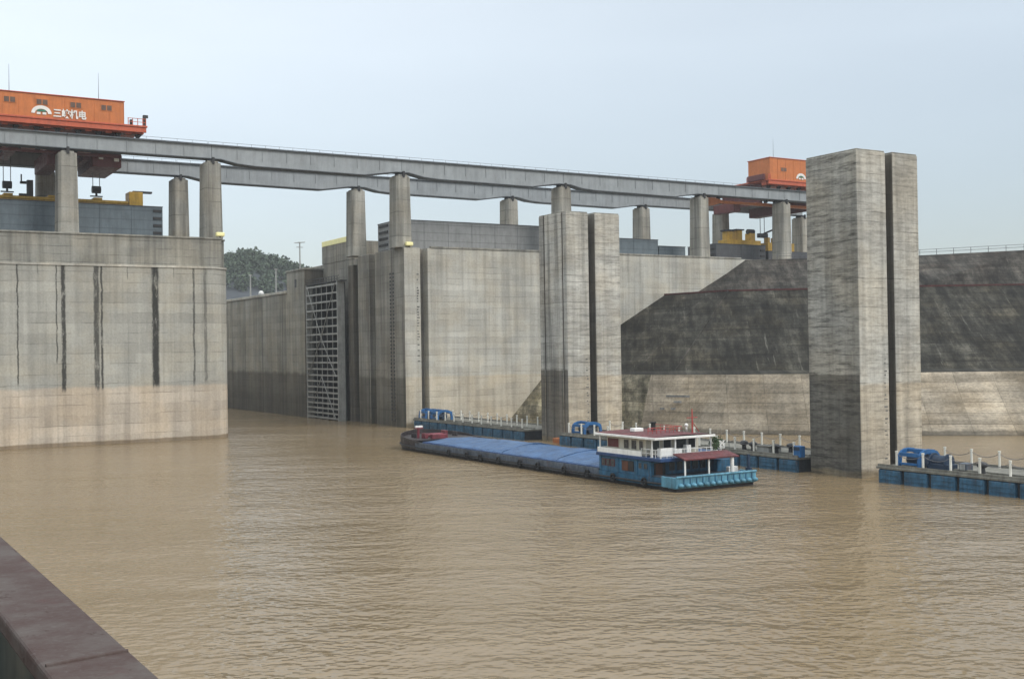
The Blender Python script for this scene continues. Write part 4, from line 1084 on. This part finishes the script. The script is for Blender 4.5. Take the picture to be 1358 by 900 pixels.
# tyres along the side
for u in (4, 9.3, 14, 18.5, 24, 28, 33, 37.5, 41, 46):
    m = MB(); n = 14; r1, r2 = 0.34, 0.13
    for i in range(n):
        a, b2 = 6.28319 * i / n, 6.28319 * (i + 1) / n
        m.tube((BX - 0.16, BY + u + r1 * math.cos(a), 0.62 + r1 * math.sin(a)), (BX - 0.16, BY + u + r1 * math.cos(b2), 0.62 + r1 * math.sin(b2)), r2, 6)
    m.build('tyre_fender', 'tyre', bg)
# lower deckhouse
lx0, lx1, ly0, ly1 = BX + 0.12, BX + W - 0.12, BY + 1.6, BY + 12.1
m = MB(); m.box(lx0, lx1, ly0 + 1.6, ly1, 1.16, 3.2); lower = m.build('lower_deckhouse', 'hull_blue', bg, bev=0.03)
def window(y, w, z0, z1, par, x, frame='hull_blue', pane='glass'):
    f = MB(); f.box(x - 0.05, x + 0.02, y - w / 2 - .08, y + w / 2 + .08, z0 - .08, z1 + .08); fo = f.build('window', frame, bg)
    p = MB(); p.box(x - 0.07, x - 0.052, y - w / 2, y + w / 2, z0, z1); p.build('pane', pane, fo)
for y in (BY + 11.2, BY + 10.4, BY + 9.6): window(y, 0.55, 1.95, 2.75, lower, lx0, 'maroon')
m = MB(); m.box(lx0 - 0.06, lx0 + .02, BY + 6.0, BY + 8.0, 1.5, 2.9); d = m.build('doorway', 'black', bg)
m = MB(); m.box(lx0 - 0.09, lx0 - .062, BY + 6.9, BY + 7.9, 1.55, 2.8); m.build('door', 'brown', d)
for y in (BY + 4.9, BY + 4.0): window(y, 0.5, 2.1, 2.8, lower, lx0, 'hull_blue', 'glass')
m = MB()
for y in (BY + 3.4, BY + 5.4, BY + 8.6, BY + 11.7): m.box(lx0 - 0.07, lx0 + 0.01, y - 0.06, y + 0.06, 1.2, 3.15)
m.build('wall_ribs', 'hull_blue', bg)
# aft wall openings of the lower house
m = MB(); m.box(BX + 0.5, BX + 1.9, ly0 + 1.53, ly0 + 1.61, 1.2, 2.9); d = m.build('doorway', 'black', bg)
m = MB(); m.box(BX + 0.7, BX + 1.5, ly0 + 1.50, ly0 + 1.528, 1.25, 2.8); m.build('door', 'brown', d)
for i in range(6):
    m = MB(); m.box(BX + 2.4 + i * 1.0, BX + 3.1 + i * 1.0, ly0 + 1.54, ly0 + 1.62, 1.75, 2.85); f = m.build('window', 'hull', bg)
    m = MB(); m.box(BX + 2.46 + i * 1.0, BX + 3.04 + i * 1.0, ly0 + 1.51, ly0 + 1.538, 1.8, 2.8); m.build('pane', 'glass', f)
# navy band = upper deck slab
m = MB(); m.box(BX - 0.12, BX + 6.8, BY + 1.3, BY + 12.35, 3.205, 3.6); m.box(BX + 6.8, BX + W - .2, BY + 3.0, BY + 12.35, 3.207, 3.598); m.build('upper_deck', 'navyband', bg, bev=0.05)
# white parapet of the upper deck
m = MB(); m.box(BX - 0.05, BX + 0.05, BY + 4.6, BY + 12.2, 3.6, 4.05); m.box(BX - 0.05, BX + 5, BY + 12.1, BY + 12.2, 3.6, 4.05); m.build('parapet', 'white', bg, bev=0.02)
# upper deckhouse
ux0, ux1, uy0, uy1 = BX + 0.75, BX + 7.6, BY + 4.8, BY + 11.5
m = MB(); m.box(ux0, ux1, uy0, uy1, 3.602, 5.12); m.build('upper_deckhouse', 'cream', bg, bev=0.03)
def uwin(y, w, pane):
    f = MB(); f.box(ux0 - 0.05, ux0 + .02, y - w / 2 - .08, y + w / 2 + .08, 4.02, 4.95); fo = f.build('window', 'cream', bg)
    p = MB(); p.box(ux0 - 0.07, ux0 - 0.052, y - w / 2, y + w / 2, 4.1, 4.87); p.build('pane', pane, fo)
uwin(BY + 10.3, 1.9, 'maroon'); uwin(BY + 8.0, 0.8, 'glass'); uwin(BY + 6.7, 0.8, 'glass'); uwin(BY + 5.5, 0.6, 'glass')
for i, (xa_, w, pn) in enumerate(((BX + 1.5, 0.9, 'glass'), (BX + 3.0, 0.9, 'black'), (BX + 4.5, 1.4, 'glass'), (BX + 6.2, 0.9, 'black'))):
    f = MB(); f.box(xa_ - .08, xa_ + w + .08, uy0 - .05, uy0 + .02, 4.0, 4.95); fo = f.build('window', 'white', bg)
    p = MB(); p.box(xa_, xa_ + w, uy0 - .07, uy0 - .052, 4.08, 4.87); p.build('pane', pn, fo)
for x, y in ((BX + 0.15, BY + 11.9), (BX + 0.15, BY + 3.0), (BX + 2.6, BY + 2.4), (BX + 7.2, BY + 2.4)):
    m = MB(); m.tube((x, y, 3.6), (x, y, 5.13), 0.09, 8); m.build('roof_post', 'white', bg)
for k, (xa_, xb_, y, za, zb) in enumerate(((BX + 0.9, BX + 2.7, BY + 2.6, 3.602, 4.35), (BX + 3.1, BX + 3.9, BY + 2.9, 3.602, 4.2), (BX + 4.3, BX + 4.9, BY + 2.7, 3.602, 4.5))):
    m = MB(); m.box(xa_, xb_, y, y + 0.6, za, zb); m.build('deck_locker', 'white', bg, bev=0.04)
m = MB()
for y in (BY + 1.5,):
    for i in range(10): m.box(BX + 0.1 + i * 0.72, BX + 0.14 + i * 0.72, y, y + 0.04, 3.6, 4.3)
    for z in (3.95, 4.3): m.box(BX + 0.05, BX + 6.7, y, y + 0.04, z - .02, z + .02)
for i in range(5): m.box(BX - 0.02, BX + 0.02, BY + 1.5 + i * .75, BY + 1.54 + i * .75, 3.6, 4.3)
for z in (3.95, 4.3): m.box(BX - .02, BX + .02, BY + 1.5, BY + 4.6, z - .02, z + .02)
m.build('stern_railing', 'white', bg)
# main roof: cream fascia, maroon top
m = MB(); m.box(BX - 0.25, BX + 7.5, BY + 2.0, BY + 12.45, 5.125, 5.36); m.build('roof_fascia', 'white', bg, bev=0.03)
m = MB()
n = 12; vs = []
for j in range(2):
    for i in range(n + 1):
        v = i / n; vs.append((BX - 0.15 + 7.55 * v, BY + 2.1 + 10.25 * j, 5.365 + 0.14 * (1 - (2 * v - 1) ** 2)))
m.add(vs, [(i, i + 1, n + 2 + i, n + 1 + i) for i in range(n)]); m.build('roof', 'roof', bg, smooth=True)
# roof fittings
m = MB()
for i in range(9): m.tube((BX + 1.6 + i * .55, BY + 5.5, 5.45), (BX + 1.6 + i * .55, BY + 5.5, 6.05), 0.03, 6)
m.tube((BX + 1.6, BY + 5.5, 6.05), (BX + 6.0, BY + 5.5, 6.05), 0.04, 6); m.tube((BX + 1.6, BY + 5.5, 5.8), (BX + 6.0, BY + 5.5, 5.8), 0.03, 6)
for i in range(6): m.tube((BX + 6.0, BY + 5.5 + i * .9, 5.45), (BX + 6.0, BY + 5.5 + i * .9, 6.05), 0.03, 6)
m.tube((BX + 6.0, BY + 5.5, 6.05), (BX + 6.0, BY + 10.0, 6.05), 0.04, 6); m.build('roof_railing', 'mast_red', bg)
m = MB(); m.tube((BX + 6.3, BY + 4.2, 5.4), (BX + 6.3, BY + 4.2, 7.9), 0.09, 8, 0.05); m.bar((BX + 5.6, BY + 4.2, 7.0), (BX + 7.0, BY + 4.2, 7.0), 0.06)
m.bar((BX + 6.3, BY + 4.2, 6.6), (BX + 7.2, BY + 4.2, 5.5), 0.06); m.build('mast', 'mast_red', bg)
m = MB(); m.tube((BX + 4.6, BY + 8.5, 5.5), (BX + 4.6, BY + 8.5, 6.3), 0.25, 12); m.tube((BX + 4.6, BY + 8.5, 6.3), (BX + 4.6, BY + 8.5, 6.45), 0.34, 12); m.build('funnel', 'black', bg)
m = MB(); m.box(BX + 2.2, BX + 3.4, BY + 8.6, BY + 9.4, 5.5, 5.85); m.build('roof_box', 'white', bg, bev=0.04)
m = MB(); m.tube((BX + 7.0, BY + 6.0, 5.5), (BX + 7.0, BY + 6.0, 6.0), 0.1, 8); m.ball((BX + 7.0, BY + 6.0, 6.1), 0.2); m.build('searchlight', 'white', bg, smooth=True)
# aft awning
m = MB(); m.prism_yz([(BY - 0.6, 2.95), (BY - 0.6, 3.07), (BY + 1.28, 3.52), (BY + 1.28, 3.38)], BX + 1.4, BX + 8.3); m.build('aft_awning', 'roof', bg)
for x in (BX + 1.6, BX + 4.6, BX + 7.6):
    m = MB(); m.tube((x, BY - 0.3, 1.3), (x, BY - 0.3, 3.0), 0.09 if x < BX + 7 else 0.2, 10); m.build('awning_post', 'white', bg)
m = MB(); m.box(BX + 0.2, BX + W - .2, BY - 0.1, BY + 3.2, 1.26, 1.3); m.build('aft_deck', 'hull', bg)
# light-blue stern bulwark with scalloped fender lip
m = MB(); m.box(BX - 0.02, BX + W - 0.4, BY - 0.95, BY - 0.78, 0.35, 1.42); m.box(BX - 0.05, BX + 0.12, BY - 0.78, BY + 1.4, 0.36, 1.42); m.box(BX + W - .55, BX + W - .38, BY - 0.78, BY + 1.4, 0.36, 1.42)
m.box(BX - 0.02, BX + W - 0.4, BY - 0.77, BY + 0.4, 0.3, 0.55)
m.build('stern_bulwark', 'hull_lt', bg, bev=0.05)
m = MB(); m.tube((BX, BY - 0.93, 1.44), (BX + W - .4, BY - 0.93, 1.44), 0.12, 8); m.build('bulwark_cap', 'hull_lt', bg)
m = MB()
for i in range(13): m.ball((BX + 0.5 + i * 0.79, BY - 0.98, 0.62), 0.33, 10, 6, 0.7)
m.build('fender_row', 'hull_lt', bg, smooth=True)
for i in range(12):
    m = MB(); m.box(BX + 0.83 + i * 0.79, BX + 0.95 + i * 0.79, BY - 1.0, BY - 0.94, 0.75, 1.3); m.build('bulwark_stay', 'hull_blue', bg)
m = MB(); m.box(BX + 0.2, BX + W - .6, BY - 0.7, BY + 2, -0.6, 0.32); m.build('stern_underside', 'boot', bg)
# fittings on the aft deck
m = MB(); m.tube((BX + W - 1.0, BY - 0.5, 1.3), (BX + W - 1.0, BY - 0.5, 3.1), 0.16, 10); m.tube((BX + W - 1.0, BY - 0.5, 1.3), (BX + W - 1.0, BY - 0.5, 1.8), 0.34, 10); m.build('towing_post', 'navy', bg)
m = MB(); m.box(BX + 8.0, BX + 9.2, BY + 0.6, BY + 1.1, 1.3, 1.85); m.build('deck_locker', 'white', bg, bev=0.04)
m = MB(); m.box(BX + 7.6, BX + 9.6, BY + 1.9, BY + 3.0, 1.3, 2.9); m.build('stores_cabin', 'hull_blue', bg, bev=0.04)
# settle the deckhouse storeys to their real heights
def storey(z):
    for z0, z1, a, b in ((1.3, 3.2, 1.3, 2.72), (3.2, 3.6, 2.72, 3.08), (3.6, 5.12, 3.08, 4.85), (5.12, 99, 4.85, 98.73)):
        if z0 <= z <= z1: return a + (z - z0) * (b - a) / (z1 - z0)
    return z
def settle(o):
    for v in o.data.vertices: v.co.z = storey(v.co.z)
    for c in o.children: settle(c)
for o in list(bg.children):
    if o.name.split('.')[0] in ('lower_deckhouse', 'upper_deck', 'parapet', 'upper_deckhouse', 'window', 'doorway', 'wall_ribs', 'roof_post', 'stern_railing', 'roof_fascia', 'roof',
                                'roof_railing', 'mast', 'funnel', 'roof_box', 'searchlight', 'stores_cabin') or (o.name.startswith('deck_locker') and max(v.co.z for v in o.data.vertices) > 3): settle(o)
# potted plants on the upper deck aft
pots = [(BX + 7.6, BY + 2.2, 3.085), (BX + 8.4, BY + 3.3, 3.085), (BX + 9.2, BY + 3.4, 3.085)]
labs = ['leafy potted shrub beside the barge roof, left of three', 'leafy potted shrub in the middle on the barge upper deck', 'leafy potted shrub nearest the barge outer edge']
m = MB(); m.box(BX + 6.8, BX + 8.2, BY + 1.3, BY + 2.98, 2.75, 3.08); m.build('plant_shelf', 'navyband', bg)
for (x, y, z), lb_ in zip(pots, labs):
    p = thing('potted_plant', lb_, 'plant', (x, y, z), 'potted plants on the barge')
    m = MB(); m.tube((x, y, z), (x, y, z + 0.4), 0.2, 12, 0.27); m.build('pot', 'white', p)
    m = MB(); leaf_clump(m, (x, y, z + 1.0), 0.55, 110, 0.09, 1.25); m.build('foliage', 'leaf', p)
    m = MB(); m.tube((x, y, z + 0.3), (x, y, z + 0.9), 0.03, 6); m.build('stem', 'brown', p)
wb = thing('laundry_line', 'white laundry drying on the barge upper deck aft', 'laundry', (BX + 9.2, BY + 2.9, 3.085))
m = MB(); m.tube((BX + 8.7, BY + 3.05, 3.085), (BX + 8.7, BY + 3.05, 4.4), 0.03, 6); m.tube((BX + 10.2, BY + 3.05, 3.085), (BX + 10.2, BY + 3.05, 4.4), 0.03, 6); m.tube((BX + 8.7, BY + 3.05, 4.35), (BX + 10.2, BY + 3.05, 4.35), 0.02, 6); m.build('frame', 'wire', wb)
m = MB(); nx = 10
vs = [(BX + 8.85 + 0.75 * i / nx, BY + 3.05 + 0.05 * math.sin(i * 1.7), z) for z in (4.34, 3.5) for i in range(nx + 1)]
m.add(vs, [(i, i + 1, nx + 2 + i, nx + 1 + i) for i in range(nx)]); m.build('cloth', 'sign_white', wb, smooth=True)

# ------------------------------------------------------------------ poles and dome beyond the chamber
def pole(x, y, z, h, label, arms=False):
    p = thing('lighting_pole', label, 'pole', (x, y, z), 'lighting poles beyond the chamber')
    m = MB(); m.tube((x, y, z), (x, y, z + h), 0.32, 8, 0.18); m.build('mast', 'gate_frame', p)
    m = MB()
    if arms:
        m.bar((x - 1.6, y, z + h), (x + 1.6, y, z + h + 0.3), 0.18)
        m.bar((x - 1.0, y, z + h - 1.2), (x + 1.0, y, z + h - 1.2), 0.15)
    m.box(x - 0.45, x + 0.45, y - 0.2, y + 0.2, z + h, z + h + 0.3); m.build('lamp_head', 'gate_frame', p)
pole(116.5, 314.6, 27.0, 18.5, 'tallest lighting pole with cross arms behind the gatehouse', True)
pole(104.2, 322.0, 27.0, 9.3, 'short lighting pole nearest the left pier beyond the chamber wall')
pole(110.5, 318.2, 27.0, 10.9, 'middle lighting pole between the short one and the gatehouse')
dm = thing('radar_dome', 'small white dome on a post beyond the chamber wall coping', 'dome', (106.8, 320.4, 27))
m = MB(); m.tube((106.8, 320.4, 27), (106.8, 320.4, 30.8), 0.2, 8); m.build('post', 'gate_frame', dm)
m = MB(); m.ball((106.8, 320.4, 31.2), 0.75, 14, 9); m.build('dome', 'sign_white', dm, smooth=True)

# ------------------------------------------------------------------ foreground: the rail of the ship the photo is taken from
sr = thing('ship_rail', 'weathered grey-maroon ship rail cap crossing the lower left corner', 'ship rail', (0.5, 3, 12.3))
sr.rotation_euler.z = R(0.94)
m = MB(); m.box(0.40, 0.605, -1.5, 9.0, 13.245, 13.30); m.build('rail_cap', 'rail', sr, bev=0.012, seg=3)
for y in (2.78, 5.6):
    m = MB(); m.tube((0.41, y, 13.3), (0.597, y + 0.03, 13.3), 0.006, 8); m.build('weld_seam', 'rail', sr)
m = MB(); m.box(0.47, 0.50, -1.5, 9.0, 11.6, 13.244); m.build('bulwark_plate', 'bulwark_dark', sr)
m = MB()
for i in range(8): m.prism_xz([(0.46, 11.62), (0.46, 13.2), (0.41, 13.2), (0.2, 11.62)], -1.0 + i * 1.3, -0.98 + i * 1.3)
m.build('bracket', 'bulwark_dark', sr)
sh = thing('ship_deck', 'dark green ship deck edge below the rail in the lower left corner', 'ship deck', (-2, 3, 11.6))
m = MB(); m.box(-5, 0.468, -1.5, 9.0, 11.45, 11.6); m.build('deck_plate', 'shipdeck', sh)
m = MB(); m.box(-5, 0.50, -1.5, 9.0, -1, 11.44); m.build('ship_side', 'bulwark_dark', sh)

# ------------------------------------------------------------------ damp air over the reservoir
m = MB(); m.box(-950, 1550, -120, 1650, -1.0, 96); hz = m.build('haze', 'water')
hm = bpy.data.materials.new('damp_air'); hm.use_nodes = True; ht = hm.node_tree; ht.nodes.clear()
ho = ht.nodes.new('ShaderNodeOutputMaterial'); hv = ht.nodes.new('ShaderNodeVolumePrincipled')
hv.inputs['Color'].default_value = (0.92, 0.95, 0.98, 1); hv.inputs['Density'].default_value = 0.00018
ht.links.new(hv.outputs[0], ho.inputs['Volume'])
hz.data.materials.clear(); hz.data.materials.append(hm)
tag(hz, kind='stuff')
